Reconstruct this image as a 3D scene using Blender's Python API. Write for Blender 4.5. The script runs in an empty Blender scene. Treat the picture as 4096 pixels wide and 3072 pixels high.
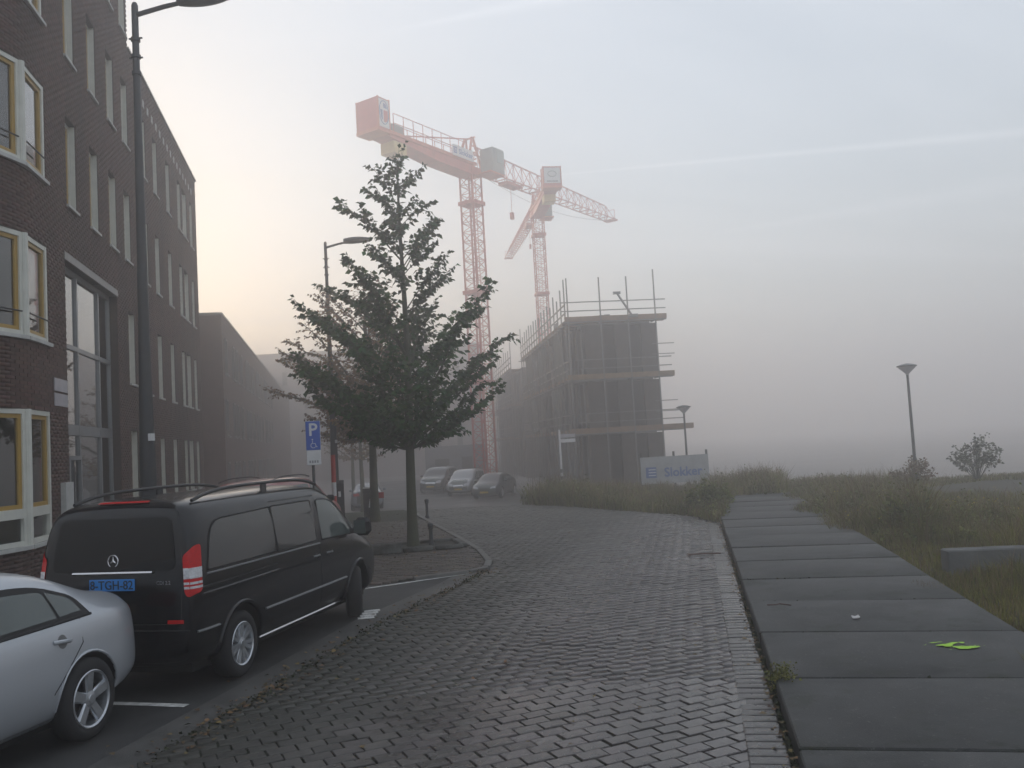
import bpy, bmesh, math, random
import numpy as np
from mathutils import Vector, Matrix
from mathutils.bvhtree import BVHTree
from mathutils.geometry import delaunay_2d_cdt

random.seed(7)
rng = np.random.default_rng(7)
PI = math.pi
scene = bpy.context.scene
COL = scene.collection

# ------------------------------------------------------------------ camera
cam_data = bpy.data.cameras.new('camera')
cam = bpy.data.objects.new('camera', cam_data)
COL.objects.link(cam)
cam_data.sensor_width = 36.0
cam_data.lens = 30.92
cam_data.clip_start = 0.05
cam_data.clip_end = 3000.0
cam.matrix_world = (Matrix.Translation((0, 0, 2.3)) @ Matrix.Rotation(PI / 2 + 0.0657, 4, 'X')
                    @ Matrix.Rotation(-0.056, 4, 'Z'))
scene.camera = cam

# ------------------------------------------------------------------ sky
SUN_EL = math.radians(6.0)
SUN_AZ = math.radians(-40.0)          # left of the view axis, behind the brick flats
world = bpy.data.worlds.new('World')
scene.world = world
world.use_nodes = True
wn = world.node_tree.nodes
wl = world.node_tree.links
wn.clear()
w_out = wn.new('ShaderNodeOutputWorld')
w_bg = wn.new('ShaderNodeBackground')
w_bg.inputs['Strength'].default_value = 0.15
w_sky = wn.new('ShaderNodeTexSky')
w_sky.sky_type = 'NISHITA'
w_sky.sun_disc = False
w_sky.sun_elevation = SUN_EL
w_sky.sun_rotation = SUN_AZ
w_sky.altitude = 0
w_sky.air_density = 1.0
w_sky.dust_density = 2.0
w_sky.ozone_density = 1.5
wl.new(w_bg.outputs[0], w_out.inputs[0])


def wmath(op, a, b=None, c=None, clamp=False):
    n = wn.new('ShaderNodeMath')
    n.operation = op
    n.use_clamp = clamp
    for i, v in enumerate((a, b, c)):
        if v is None:
            continue
        if isinstance(v, (int, float)):
            n.inputs[i].default_value = v
        else:
            wl.new(v, n.inputs[i])
    return n.outputs[0]


# a thin even veil of high cloud, wispy cirrus and a few old contrails
w_geo = wn.new('ShaderNodeTexCoord')
w_sep = wn.new('ShaderNodeSeparateXYZ')
wl.new(w_geo.outputs['Generated'], w_sep.inputs[0])
zc = wmath('MAXIMUM', wmath('ADD', w_sep.outputs[2], 0.10), 0.03)
px_ = wmath('DIVIDE', w_sep.outputs[0], zc)
py_ = wmath('DIVIDE', w_sep.outputs[1], zc)
w_comb = wn.new('ShaderNodeCombineXYZ')
wl.new(wmath('MULTIPLY', wmath('ADD', px_, wmath('MULTIPLY', py_, 0.35)), 0.22), w_comb.inputs[0])
wl.new(wmath('MULTIPLY', wmath('SUBTRACT', py_, wmath('MULTIPLY', px_, 0.25)), 0.85), w_comb.inputs[1])
w_noise = wn.new('ShaderNodeTexNoise')
w_noise.inputs['Scale'].default_value = 1.1
w_noise.inputs['Detail'].default_value = 7.0
w_noise.inputs['Roughness'].default_value = 0.55
w_noise.inputs['Distortion'].default_value = 0.6
wl.new(w_comb.outputs[0], w_noise.inputs['Vector'])
cirrus = wmath('MULTIPLY', wmath('SUBTRACT', w_noise.outputs[0], 0.40), 2.6, clamp=True)


def contrail(v1, v2, width, gain, fade_from, fade_to):
    """soft streak along the great circle through two sky directions"""
    a, b = Vector(v1).normalized(), Vector(v2).normalized()
    n = a.cross(b).normalized()
    t = n.cross(a).normalized()
    d = wn.new('ShaderNodeVectorMath'); d.operation = 'DOT_PRODUCT'
    wl.new(w_geo.outputs['Generated'], d.inputs[0]); d.inputs[1].default_value = n
    e = wn.new('ShaderNodeVectorMath'); e.operation = 'DOT_PRODUCT'
    wl.new(w_geo.outputs['Generated'], e.inputs[0]); e.inputs[1].default_value = t
    f = wn.new('ShaderNodeVectorMath'); f.operation = 'DOT_PRODUCT'
    wl.new(w_geo.outputs['Generated'], f.inputs[0]); f.inputs[1].default_value = a
    mr = wn.new('ShaderNodeMapRange'); mr.clamp = True
    wl.new(e.outputs['Value'], mr.inputs[0])
    mr.inputs[1].default_value = fade_from; mr.inputs[2].default_value = fade_to
    wob = wmath('MULTIPLY', wmath('SUBTRACT', w_noise.outputs[0], 0.5), width * 1.2)
    w = wmath('ADD', wmath('MULTIPLY', mr.outputs[0], width * 4.0), width)
    s = wmath('SUBTRACT', 1.0, wmath('DIVIDE', wmath('ABSOLUTE', wmath('ADD', d.outputs['Value'], wob)), w), clamp=True)
    front = wmath('GREATER_THAN', f.outputs['Value'], 0.2)
    start = wmath('MULTIPLY', wmath('ADD', e.outputs['Value'], 0.06), 12.0, clamp=True)
    return wmath('MULTIPLY', wmath('MULTIPLY', s, gain), wmath('MULTIPLY', front, start))


trails = wmath('ADD', contrail((0.0609, 0.9547, 0.2912), (0.501, 0.8231, 0.2673), 0.0014, 0.19, 0.0, 0.5),
               wmath('ADD', contrail((0.2664, 0.9392, 0.2165), (0.3723, 0.9015, 0.2207), 0.004, 0.13, 0.0, 0.4),
                     contrail((-0.0641, 0.8947, 0.4421), (0.0532, 0.8884, 0.4561), 0.004, 0.13, 0.0, 0.4)))
veil = wmath('ADD', wmath('ADD', 0.38, wmath('MULTIPLY', cirrus, 0.35)), trails, clamp=True)
w_mix = wn.new('ShaderNodeMix')
w_mix.data_type = 'RGBA'
wl.new(veil, w_mix.inputs['Factor'])
wl.new(w_sky.outputs[0], w_mix.inputs['A'])
w_mix.inputs['B'].default_value = (4.6, 4.8, 5.1, 1)
wl.new(w_mix.outputs['Result'], w_bg.inputs['Color'])

# ------------------------------------------------------------------ sun
sun_data = bpy.data.lights.new('sun', 'SUN')
sun_data.energy = 0.5
sun_data.angle = math.radians(10)
sun_data.color = (1.0, 0.80, 0.62)
sun = bpy.data.objects.new('sun', sun_data)
COL.objects.link(sun)
sd = Vector((math.sin(SUN_AZ) * math.cos(SUN_EL), math.cos(SUN_AZ) * math.cos(SUN_EL), math.sin(SUN_EL)))
sun.rotation_euler = (-sd).to_track_quat('-Z', 'Y').to_euler()
sun.location = sd * 100

# ------------------------------------------------------------------ exposure and render
scene.view_settings.view_transform = 'Standard'
scene.view_settings.look = 'None'
scene.view_settings.exposure = 0.80
scene.view_settings.gamma = 1.0
scene.view_settings.use_curve_mapping = False
scene.render.engine = 'CYCLES'
scene.cycles.use_denoising = True
scene.cycles.max_bounces = 8
scene.cycles.diffuse_bounces = 3
scene.cycles.glossy_bounces = 3
scene.cycles.transmission_bounces = 4
scene.cycles.transparent_max_bounces = 12
scene.cycles.volume_bounces = 4
scene.cycles.sample_clamp_indirect = 4.0
HAZE_DENSITY = 0.0128


# ------------------------------------------------------------------ helpers
def link(o, parent=None, **props):
    COL.objects.link(o)
    if parent is not None:
        o.parent = parent
    for k, v in props.items():
        o[k] = v
    return o


def empty(name, loc=(0, 0, 0), rz=0.0, parent=None, **props):
    o = bpy.data.objects.new(name, None)
    o.location = loc
    o.rotation_euler = (0, 0, rz)
    o.empty_display_size = 0.2
    return link(o, parent, **props)


def data(name, verts, faces, mat=None, smooth=False):
    me = bpy.data.meshes.new(name)
    me.from_pydata([tuple(map(float, v)) for v in verts], [], [tuple(int(i) for i in f) for f in faces])
    if mat is not None:
        me.materials.append(mat)
    if smooth:
        me.polygons.foreach_set('use_smooth', [True] * len(me.polygons))
    me.update()
    return me


def fast_data(name, V, F, mat, smooth=False):
    """numpy mesh: V (n,3), F (m,k) all faces with k corners"""
    me = bpy.data.meshes.new(name)
    V = np.asarray(V, dtype=np.float32)
    F = np.asarray(F, dtype=np.int32)
    m, k = F.shape
    me.vertices.add(len(V))
    me.vertices.foreach_set('co', V.ravel())
    me.loops.add(m * k)
    me.loops.foreach_set('vertex_index', F.ravel())
    me.polygons.add(m)
    me.polygons.foreach_set('loop_start', np.arange(0, m * k, k, dtype=np.int32))
    me.polygons.foreach_set('loop_total', np.full(m, k, dtype=np.int32))
    if smooth:
        me.polygons.foreach_set('use_smooth', np.ones(m, dtype=bool))
    me.materials.append(mat)
    me.update(calc_edges=True)
    me.validate()
    return me


def obj(name, me, parent=None, loc=None, rot=None, **props):
    o = bpy.data.objects.new(name, me)
    if loc is not None:
        o.location = loc
    if rot is not None:
        o.rotation_euler = rot
    return link(o, parent, **props)


class MB:
    """collects shapes, builds ONE mesh object"""

    def __init__(self):
        self.v = []
        self.f = []

    def add(self, verts, faces):
        b = len(self.v)
        self.v += [tuple(p) for p in verts]
        self.f += [tuple(i + b for i in f) for f in faces]
        return self

    def box(self, c, s, rz=0.0, bev=0.0):
        cx, cy, cz = c
        hx, hy, hz = s[0] / 2, s[1] / 2, s[2] / 2
        ca, sa = math.cos(rz), math.sin(rz)
        if bev <= 0:
            pts = [(x, y, z) for z in (-hz, hz) for x, y in ((-hx, -hy), (hx, -hy), (hx, hy), (-hx, hy))]
            fs = [(3, 2, 1, 0), (4, 5, 6, 7), (0, 1, 5, 4), (1, 2, 6, 5), (2, 3, 7, 6), (3, 0, 4, 7)]
        else:
            b = bev
            ring = [(-hx + b, -hy), (hx - b, -hy), (hx, -hy + b), (hx, hy - b), (hx - b, hy), (-hx + b, hy), (-hx, hy - b), (-hx, -hy + b)]
            k = max(0.0, 1 - b / max(hx, 1e-6)), max(0.0, 1 - b / max(hy, 1e-6))
            pts = []
            for z, i in ((-hz, 1), (-hz + b, 0), (hz - b, 0), (hz, 1)):
                for x, y in ring:
                    pts.append((x * (k[0] if i else 1), y * (k[1] if i else 1), z))
            fs = [tuple(range(7, -1, -1)), tuple(range(24, 32))]
            for r in range(3):
                for i in range(8):
                    j = (i + 1) % 8
                    fs.append((r * 8 + i, r * 8 + j, r * 8 + 8 + j, r * 8 + 8 + i))
        pts = [(cx + x * ca - y * sa, cy + x * sa + y * ca, cz + z) for x, y, z in pts]
        return self.add(pts, fs)

    def bar(self, p0, p1, w=0.05, h=None, up=(0, 0, 1)):
        h = h or w
        p0, p1 = Vector(p0), Vector(p1)
        d = (p1 - p0)
        if d.length < 1e-6:
            return self
        d.normalize()
        u = Vector(up)
        if abs(d.dot(u)) > 0.98:
            u = Vector((1, 0, 0))
        s = d.cross(u).normalized()
        u = s.cross(d).normalized()
        pts = []
        for p in (p0, p1):
            for a, b in ((-1, -1), (1, -1), (1, 1), (-1, 1)):
                pts.append(p + s * (a * w / 2) + u * (b * h / 2))
        return self.add(pts, [(3, 2, 1, 0), (4, 5, 6, 7), (0, 1, 5, 4), (1, 2, 6, 5), (2, 3, 7, 6), (3, 0, 4, 7)])

    def tube(self, pts, r, n=8, cap=True, flat=1.0):
        pts = [Vector(p) for p in pts]
        rs = r if isinstance(r, (list, tuple)) else [r] * len(pts)
        b = len(self.v)
        prev = None
        for i, p in enumerate(pts):
            d = (pts[min(i + 1, len(pts) - 1)] - pts[max(i - 1, 0)]).normalized()
            if prev is None:
                a = Vector((0, 0, 1)) if abs(d.z) < 0.9 else Vector((1, 0, 0))
                s = d.cross(a).normalized()
            else:
                s = (prev - d * prev.dot(d)).normalized()
            prev = s
            u = d.cross(s)
            for k in range(n):
                t = 2 * PI * k / n
                self.v.append(tuple(p + s * (math.cos(t) * rs[i]) + u * (math.sin(t) * rs[i] * flat)))
        for i in range(len(pts) - 1):
            for k in range(n):
                q = (k + 1) % n
                self.f.append((b + i * n + k, b + i * n + q, b + i * n + n + q, b + i * n + n + k))
        if cap:
            self.f.append(tuple(b + k for k in range(n - 1, -1, -1)))
            self.f.append(tuple(b + (len(pts) - 1) * n + k for k in range(n)))
        return self

    def lathe(self, prof, c=(0, 0, 0), n=24, axis='Z', close=True):
        b = len(self.v)
        for r, z in prof:
            for k in range(n):
                t = 2 * PI * k / n
                x, y = r * math.cos(t), r * math.sin(t)
                if axis == 'Z':
                    p = (x, y, z)
                elif axis == 'Y':
                    p = (x, z, y)
                else:
                    p = (z, x, y)
                self.v.append((p[0] + c[0], p[1] + c[1], p[2] + c[2]))
        for i in range(len(prof) - 1):
            for k in range(n):
                q = (k + 1) % n
                self.f.append((b + i * n + k, b + i * n + q, b + i * n + n + q, b + i * n + n + k))
        if close:
            self.f.append(tuple(b + k for k in range(n - 1, -1, -1)))
            self.f.append(tuple(b + (len(prof) - 1) * n + k for k in range(n)))
        return self

    def prism(self, poly, d):
        """planar polygon (3d points) extruded by vector d"""
        n = len(poly)
        d = Vector(d)
        pts = [Vector(p) for p in poly] + [Vector(p) + d for p in poly]
        fs = [tuple(range(n - 1, -1, -1)), tuple(range(n, 2 * n))]
        for i in range(n):
            j = (i + 1) % n
            fs.append((i, j, n + j, n + i))
        return self.add(pts, fs)

    def quad(self, a, b, c, d):
        return self.add([a, b, c, d], [(0, 1, 2, 3)])

    def data(self, name, mat, smooth=False):
        return data(name, self.v, self.f, mat, smooth)

    def build(self, name, mat, parent=None, smooth=False, fixn=True, **props):
        me = self.data(name, mat, smooth)
        if fixn:
            bm = bmesh.new(); bm.from_mesh(me)
            bmesh.ops.recalc_face_normals(bm, faces=bm.faces)
            bm.to_mesh(me); bm.free()
        if smooth:
            try:
                me.set_sharp_from_angle(angle=math.radians(40))
            except Exception:
                pass
        return obj(name, me, parent, **props)


def text_data(name, body, size, mat, extrude=0.002, align='CENTER', bold=0.0):
    cu = bpy.data.curves.new(name, 'FONT')
    cu.body = body
    cu.size = size
    cu.extrude = extrude
    cu.offset = bold
    cu.align_x = align
    cu.align_y = 'CENTER'
    cu.resolution_u = 3
    t = bpy.data.objects.new(name, cu)
    COL.objects.link(t)
    dg = bpy.context.evaluated_depsgraph_get()
    me = bpy.data.meshes.new_from_object(t.evaluated_get(dg))
    bpy.data.objects.remove(t)
    bpy.data.curves.remove(cu)
    me.name = name
    me.materials.clear()
    me.materials.append(mat)
    return me


# ------------------------------------------------------------------ materials
def pmat(name, col, rough=0.6, var=0.25, scale=6.0, bump=0.0, bscale=None, metal=0.0, spec=0.5, coat=0.0, col2=None,
         island=0.0, detail=5.0, rvar=0.0, contrast=1.0, stretch=None, hue=0.06):
    m = bpy.data.materials.new(name)
    m.use_nodes = True
    nt = m.node_tree
    N, L = nt.nodes, nt.links
    bs = N['Principled BSDF']
    tc = N.new('ShaderNodeTexCoord')
    vec = tc.outputs['Object']
    if stretch:
        mp = N.new('ShaderNodeMapping')
        mp.inputs['Scale'].default_value = stretch
        L.new(vec, mp.inputs[0])
        vec = mp.outputs[0]
    nz = N.new('ShaderNodeTexNoise')
    nz.inputs['Scale'].default_value = scale
    nz.inputs['Detail'].default_value = detail
    nz.inputs['Roughness'].default_value = 0.6
    L.new(vec, nz.inputs['Vector'])
    fac = nz.outputs[0]
    mr = N.new('ShaderNodeMapRange')
    mr.inputs[1].default_value = 0.5 - 0.25 / contrast
    mr.inputs[2].default_value = 0.5 + 0.25 / contrast
    L.new(fac, mr.inputs[0])
    c = np.array(col[:3], float)
    lo = c * (1 - var)
    hi = np.array(col2[:3], float) if col2 is not None else c * (1 + var)
    mix = N.new('ShaderNodeMix'); mix.data_type = 'RGBA'
    mix.inputs['A'].default_value = (*lo, 1)
    mix.inputs['B'].default_value = (*hi, 1)
    L.new(mr.outputs[0], mix.inputs['Factor'])
    out = mix.outputs['Result']
    if island > 0:
        ge = N.new('ShaderNodeNewGeometry')
        oi = N.new('ShaderNodeObjectInfo')
        ad = N.new('ShaderNodeMath'); ad.operation = 'ADD'
        L.new(ge.outputs['Random Per Island'], ad.inputs[0]); L.new(oi.outputs['Random'], ad.inputs[1])
        fr = N.new('ShaderNodeMath'); fr.operation = 'FRACT'
        L.new(ad.outputs[0], fr.inputs[0])
        m2 = N.new('ShaderNodeMapRange')
        m2.inputs[3].default_value = 1 - island; m2.inputs[4].default_value = 1 + island
        L.new(fr.outputs[0], m2.inputs[0])
        hs = N.new('ShaderNodeHueSaturation')
        L.new(out, hs.inputs['Color'])
        L.new(m2.outputs[0], hs.inputs['Value'])
        m3 = N.new('ShaderNodeMapRange')
        m3.inputs[3].default_value = 0.5 - island * hue; m3.inputs[4].default_value = 0.5 + island * hue
        mu = N.new('ShaderNodeMath'); mu.operation = 'MULTIPLY'; mu.inputs[1].default_value = 7.31
        L.new(fr.outputs[0], mu.inputs[0])
        f2 = N.new('ShaderNodeMath'); f2.operation = 'FRACT'
        L.new(mu.outputs[0], f2.inputs[0]); L.new(f2.outputs[0], m3.inputs[0])
        L.new(m3.outputs[0], hs.inputs['Hue'])
        out = hs.outputs[0]
    L.new(out, bs.inputs['Base Color'])
    bs.inputs['Roughness'].default_value = rough
    if rvar > 0:
        r2 = N.new('ShaderNodeMapRange')
        r2.inputs[1].default_value = 0.3; r2.inputs[2].default_value = 0.7
        r2.inputs[3].default_value = max(0.02, rough - rvar); r2.inputs[4].default_value = min(1, rough + rvar)
        n2 = N.new('ShaderNodeTexNoise'); n2.inputs['Scale'].default_value = scale * 0.37; n2.inputs['Detail'].default_value = 4
        L.new(vec, n2.inputs['Vector'])
        L.new(n2.outputs[0], r2.inputs[0]); L.new(r2.outputs[0], bs.inputs['Roughness'])
    bs.inputs['Metallic'].default_value = metal
    bs.inputs['Specular IOR Level'].default_value = spec
    if coat:
        bs.inputs['Coat Weight'].default_value = coat
        bs.inputs['Coat Roughness'].default_value = 0.04
    if bump > 0:
        nb = N.new('ShaderNodeTexNoise')
        nb.inputs['Scale'].default_value = bscale or scale * 6
        nb.inputs['Detail'].default_value = 6
        L.new(vec, nb.inputs['Vector'])
        bp = N.new('ShaderNodeBump')
        bp.inputs['Strength'].default_value = bump
        bp.inputs['Distance'].default_value = 0.01
        L.new(nb.outputs[0], bp.inputs['Height'])
        L.new(bp.outputs[0], bs.inputs['Normal'])
    return m


def glass_mat(name, tint=(0.6, 0.68, 0.66), through=0.85, rough=0.02):
    """thin pane: Fresnel reflection over a clear tinted pass-through"""
    m = bpy.data.materials.new(name)
    m.use_nodes = True
    N, L = m.node_tree.nodes, m.node_tree.links
    N.remove(N['Principled BSDF'])
    o = N['Material Output']
    fr = N.new('ShaderNodeFresnel'); fr.inputs[0].default_value = 1.52
    tr = N.new('ShaderNodeBsdfTransparent'); tr.inputs[0].default_value = (*[t * through for t in tint], 1)
    gl = N.new('ShaderNodeBsdfGlossy'); gl.inputs['Roughness'].default_value = rough
    nz = N.new('ShaderNodeTexNoise'); nz.inputs['Scale'].default_value = 1.3
    tc = N.new('ShaderNodeTexCoord'); L.new(tc.outputs['Object'], nz.inputs['Vector'])
    bp = N.new('ShaderNodeBump'); bp.inputs['Strength'].default_value = 0.03; bp.inputs['Distance'].default_value = 0.02
    L.new(nz.outputs[0], bp.inputs['Height']); L.new(bp.outputs[0], gl.inputs['Normal'])
    mx = N.new('ShaderNodeMixShader')
    ad = N.new('ShaderNodeMath'); ad.operation = 'MULTIPLY_ADD'; ad.inputs[1].default_value = 2.2; ad.inputs[2].default_value = 0.05; ad.use_clamp = True
    L.new(fr.outputs[0], ad.inputs[0]); L.new(ad.outputs[0], mx.inputs[0])
    L.new(tr.outputs[0], mx.inputs[1]); L.new(gl.outputs[0], mx.inputs[2])
    L.new(mx.outputs[0], o.inputs[0])
    return m

# ================================================================== SETTING
def V2(x, y):
    return np.array([x, y], float)


M_soil = pmat('soil', (0.045, 0.042, 0.030), 0.95, 0.45, 0.7, bump=0.6, bscale=9)
M_plain = pmat('fog_pale_land', (0.27, 0.25, 0.235), 0.95, 0.18, 0.12, bump=0.4, bscale=3)  # sandy land, fog's paleness put into its colour so the horizon melts
M_joint = pmat('joint_sand', (0.022, 0.028, 0.012), 0.95, 0.5, 3.0, bump=0.5, bscale=40)
M_asphalt = pmat('asphalt', (0.040, 0.040, 0.040), 0.62, 0.35, 1.2, bump=0.5, bscale=160, rvar=0.18)
M_concrete = pmat('gutter_concrete', (0.075, 0.073, 0.069), 0.55, 0.35, 2.2, bump=0.3, bscale=70, rvar=0.15)
M_slab = pmat('slab_concrete', (0.036, 0.037, 0.036), 0.70, 0.50, 0.9, bump=0.5, bscale=90, island=0.14, rvar=0.22, contrast=1.5, detail=9)
M_kerb = pmat('kerb_concrete', (0.105, 0.102, 0.095), 0.6, 0.35, 3.0, bump=0.3, bscale=60, island=0.18)
M_white = pmat('road_paint', (0.62, 0.62, 0.60), 0.6, 0.25, 9.0, bump=0.2, contrast=2)
M_sand = pmat('bare_sand', (0.21, 0.175, 0.15), 0.95, 0.3, 1.5, bump=0.4, bscale=20)


def weather_slabs(m):
    """damp blotches, grime and pale lichen flecks with shapes of their own"""
    N, L = m.node_tree.nodes, m.node_tree.links
    bs = N['Principled BSDF']
    ge = N.new('ShaderNodeNewGeometry')
    src = bs.inputs['Base Color'].links[0].from_socket
    for sc, lo, hi, col, amt, det in ((0.7, 0.52, 0.62, (0.012, 0.013, 0.013), 0.75, 7), (2.6, 0.56, 0.64, (0.014, 0.018, 0.010), 0.75, 8), (26.0, 0.63, 0.69, (0.12, 0.12, 0.11), 0.6, 3), (17.0, 0.68, 0.72, (0.012, 0.012, 0.012), 0.7, 3)):
        nz = N.new('ShaderNodeTexNoise'); nz.inputs['Scale'].default_value = sc; nz.inputs['Detail'].default_value = det; nz.inputs['Roughness'].default_value = 0.65
        L.new(ge.outputs['Position'], nz.inputs['Vector'])
        mr = N.new('ShaderNodeMapRange'); mr.inputs[1].default_value = lo; mr.inputs[2].default_value = hi; mr.inputs[4].default_value = amt
        L.new(nz.outputs[0], mr.inputs[0])
        mx = N.new('ShaderNodeMix'); mx.data_type = 'RGBA'
        L.new(mr.outputs[0], mx.inputs['Factor']); L.new(src, mx.inputs['A']); mx.inputs['B'].default_value = (*col, 1)
        src = mx.outputs['Result']
    L.new(src, bs.inputs['Base Color'])


weather_slabs(M_slab)


def paver_material(name, base, wet, dirt_reflection_line=None):
    """baked clay pavers: each its own tone, damp faces, mossy dirt and a painted-in dark reflection along the parking side"""
    m = pmat(name, base, wet, 0.30, 14.0, bump=0.3, bscale=60, island=0.42, rvar=0.12, spec=0.6, hue=0.10)
    N, L = m.node_tree.nodes, m.node_tree.links
    bs = N['Principled BSDF']
    # broad damp and worn patches, wheel tracks
    g0 = N.new('ShaderNodeNewGeometry')
    n0 = N.new('ShaderNodeTexNoise'); n0.inputs['Scale'].default_value = 0.55; n0.inputs['Detail'].default_value = 5
    L.new(g0.outputs['Position'], n0.inputs['Vector'])
    r0 = N.new('ShaderNodeMapRange'); r0.inputs[1].default_value = 0.32; r0.inputs[2].default_value = 0.68; r0.inputs[3].default_value = 0.62; r0.inputs[4].default_value = 1.28
    L.new(n0.outputs[0], r0.inputs[0])
    h0 = N.new('ShaderNodeHueSaturation')
    L.new(bs.inputs['Base Color'].links[0].from_socket, h0.inputs['Color']); L.new(r0.outputs[0], h0.inputs['Value'])
    L.new(h0.outputs[0], bs.inputs['Base Color'])
    q0 = N.new('ShaderNodeMath'); q0.operation = 'MULTIPLY_ADD'; q0.use_clamp = True
    L.new(r0.outputs[0], q0.inputs[0]); q0.inputs[1].default_value = 0.22
    a0 = N.new('ShaderNodeMath'); a0.operation = 'SUBTRACT'; a0.inputs[1].default_value = 0.20
    L.new(bs.inputs['Roughness'].links[0].from_socket, a0.inputs[0]); L.new(a0.outputs[0], q0.inputs[2])
    L.new(q0.outputs[0], bs.inputs['Roughness'])
    if dirt_reflection_line is not None:
        (ax, ay), (nx, ny), reach = dirt_reflection_line
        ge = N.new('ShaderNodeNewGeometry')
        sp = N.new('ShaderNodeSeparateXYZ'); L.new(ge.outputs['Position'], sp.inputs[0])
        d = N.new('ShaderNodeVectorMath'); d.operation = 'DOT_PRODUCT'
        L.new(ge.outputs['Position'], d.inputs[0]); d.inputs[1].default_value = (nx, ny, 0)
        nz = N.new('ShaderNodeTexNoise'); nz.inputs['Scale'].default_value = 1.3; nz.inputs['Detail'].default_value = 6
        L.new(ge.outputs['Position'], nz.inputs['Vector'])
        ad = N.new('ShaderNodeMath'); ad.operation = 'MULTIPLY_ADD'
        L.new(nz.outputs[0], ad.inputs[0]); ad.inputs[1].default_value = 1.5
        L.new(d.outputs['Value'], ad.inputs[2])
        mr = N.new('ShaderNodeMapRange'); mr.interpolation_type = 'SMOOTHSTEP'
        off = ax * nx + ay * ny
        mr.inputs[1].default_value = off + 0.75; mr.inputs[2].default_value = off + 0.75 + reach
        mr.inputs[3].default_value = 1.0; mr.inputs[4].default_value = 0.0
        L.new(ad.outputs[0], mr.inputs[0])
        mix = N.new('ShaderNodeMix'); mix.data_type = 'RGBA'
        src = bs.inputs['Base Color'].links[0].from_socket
        L.new(src, mix.inputs['A']); mix.inputs['B'].default_value = (0.030, 0.030, 0.022, 1)  # moss dirt, also painting in the dark reflection of building and van
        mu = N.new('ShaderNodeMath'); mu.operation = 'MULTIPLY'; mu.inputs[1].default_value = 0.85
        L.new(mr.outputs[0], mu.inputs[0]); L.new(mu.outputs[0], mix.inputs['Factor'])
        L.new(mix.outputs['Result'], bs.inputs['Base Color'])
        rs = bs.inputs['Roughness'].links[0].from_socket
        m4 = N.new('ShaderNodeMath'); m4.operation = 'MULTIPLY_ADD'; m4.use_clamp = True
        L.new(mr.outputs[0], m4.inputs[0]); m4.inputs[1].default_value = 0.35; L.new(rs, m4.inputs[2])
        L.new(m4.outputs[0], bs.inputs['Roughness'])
    return m


def inside(poly, pts):
    """vectorised point-in-polygon"""
    poly = np.asarray(poly, float)
    x, y = pts[:, 0], pts[:, 1]
    r = np.zeros(len(pts), bool)
    j = len(poly) - 1
    for i in range(len(poly)):
        xi, yi = poly[i]
        xj, yj = poly[j]
        c = ((yi > y) != (yj > y)) & (x < (xj - xi) * (y - yi) / (yj - yi + 1e-12) + xi)
        r ^= c
        j = i
    return r


def sheet(name, poly, z, mat, parent=None, **props):
    bm = bmesh.new()
    vs = [bm.verts.new((p[0], p[1], z)) for p in poly]
    f = bm.faces.new(vs)
    if f.normal.z < 0:
        f.normal_flip()
    bmesh.ops.triangulate(bm, faces=bm.faces[:])
    me = bpy.data.meshes.new(name)
    bm.to_mesh(me); bm.free()
    me.materials.append(mat)
    return obj(name, me, parent, **props)


# ---- ground reaching into the fog; beyond the paved road the land drops by about a metre
def gz(y):
    t = np.clip((np.asarray(y, float) - 31.5) / 15.0, 0, 1)
    return -1.0 * t * t * (3 - 2 * t)


gx = np.linspace(-400, 400, 33)
gy = np.concatenate([np.linspace(-400, 30, 20), np.arange(31, 50, 1.0), np.linspace(52, 400, 22)])
nx_, ny_ = len(gx), len(gy)
ground = obj('ground', data('ground', [(x, y, -0.06 + float(gz(y))) for y in gy for x in gx],
             [(j * nx_ + i, j * nx_ + i + 1, (j + 1) * nx_ + i + 1, (j + 1) * nx_ + i) for j in range(ny_ - 1) for i in range(nx_ - 1)], M_plain),
             kind='structure')


def strip(name, rows, lift, mat, **props):
    """sheet over the falling ground: rows of (y, x_left, x_right)"""
    V = []
    for y, a, b in rows:
        V += [(a, y, float(gz(y)) + lift), (b, y, float(gz(y)) + lift)]
    F = [(2 * i, 2 * i + 1, 2 * i + 3, 2 * i + 2) for i in range(len(rows) - 1)]
    return obj(name, data(name, V, F, mat), None, **props)


strip('weed_bed_soil', [(y, 0.2 + 0.04 * (y - 31), min(8.6 + 0.21 * (y - 31), 10.5)) for y in np.arange(31, 43.5, 1.0)], -0.045, M_soil, kind='structure')
strip('field_soil', [(y, min(8.6 + 0.21 * (y - 31), 10.5) + 0.02, 29 - 0.6 * (y - 31)) for y in np.arange(31, 38.5, 1.0)], -0.045, M_soil, kind='structure')
verge = sheet('verge', [(-7.5, 2.0), (12, -2), (30, 8), (34, 24), (30, 31), (0.2, 31), (-4, 31), (-6, 15)], -0.045, M_soil, kind='structure')

# ---- the brick-paved road
KD = V2(0.1977, 0.9803)          # along the kerb
KN = V2(0.9803, -0.1977)         # to the right of it
K0 = V2(1.79, 6.10)


def kp(s, n):
    p = K0 + KD * s + KN * n
    return (float(p[0]), float(p[1]))


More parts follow.
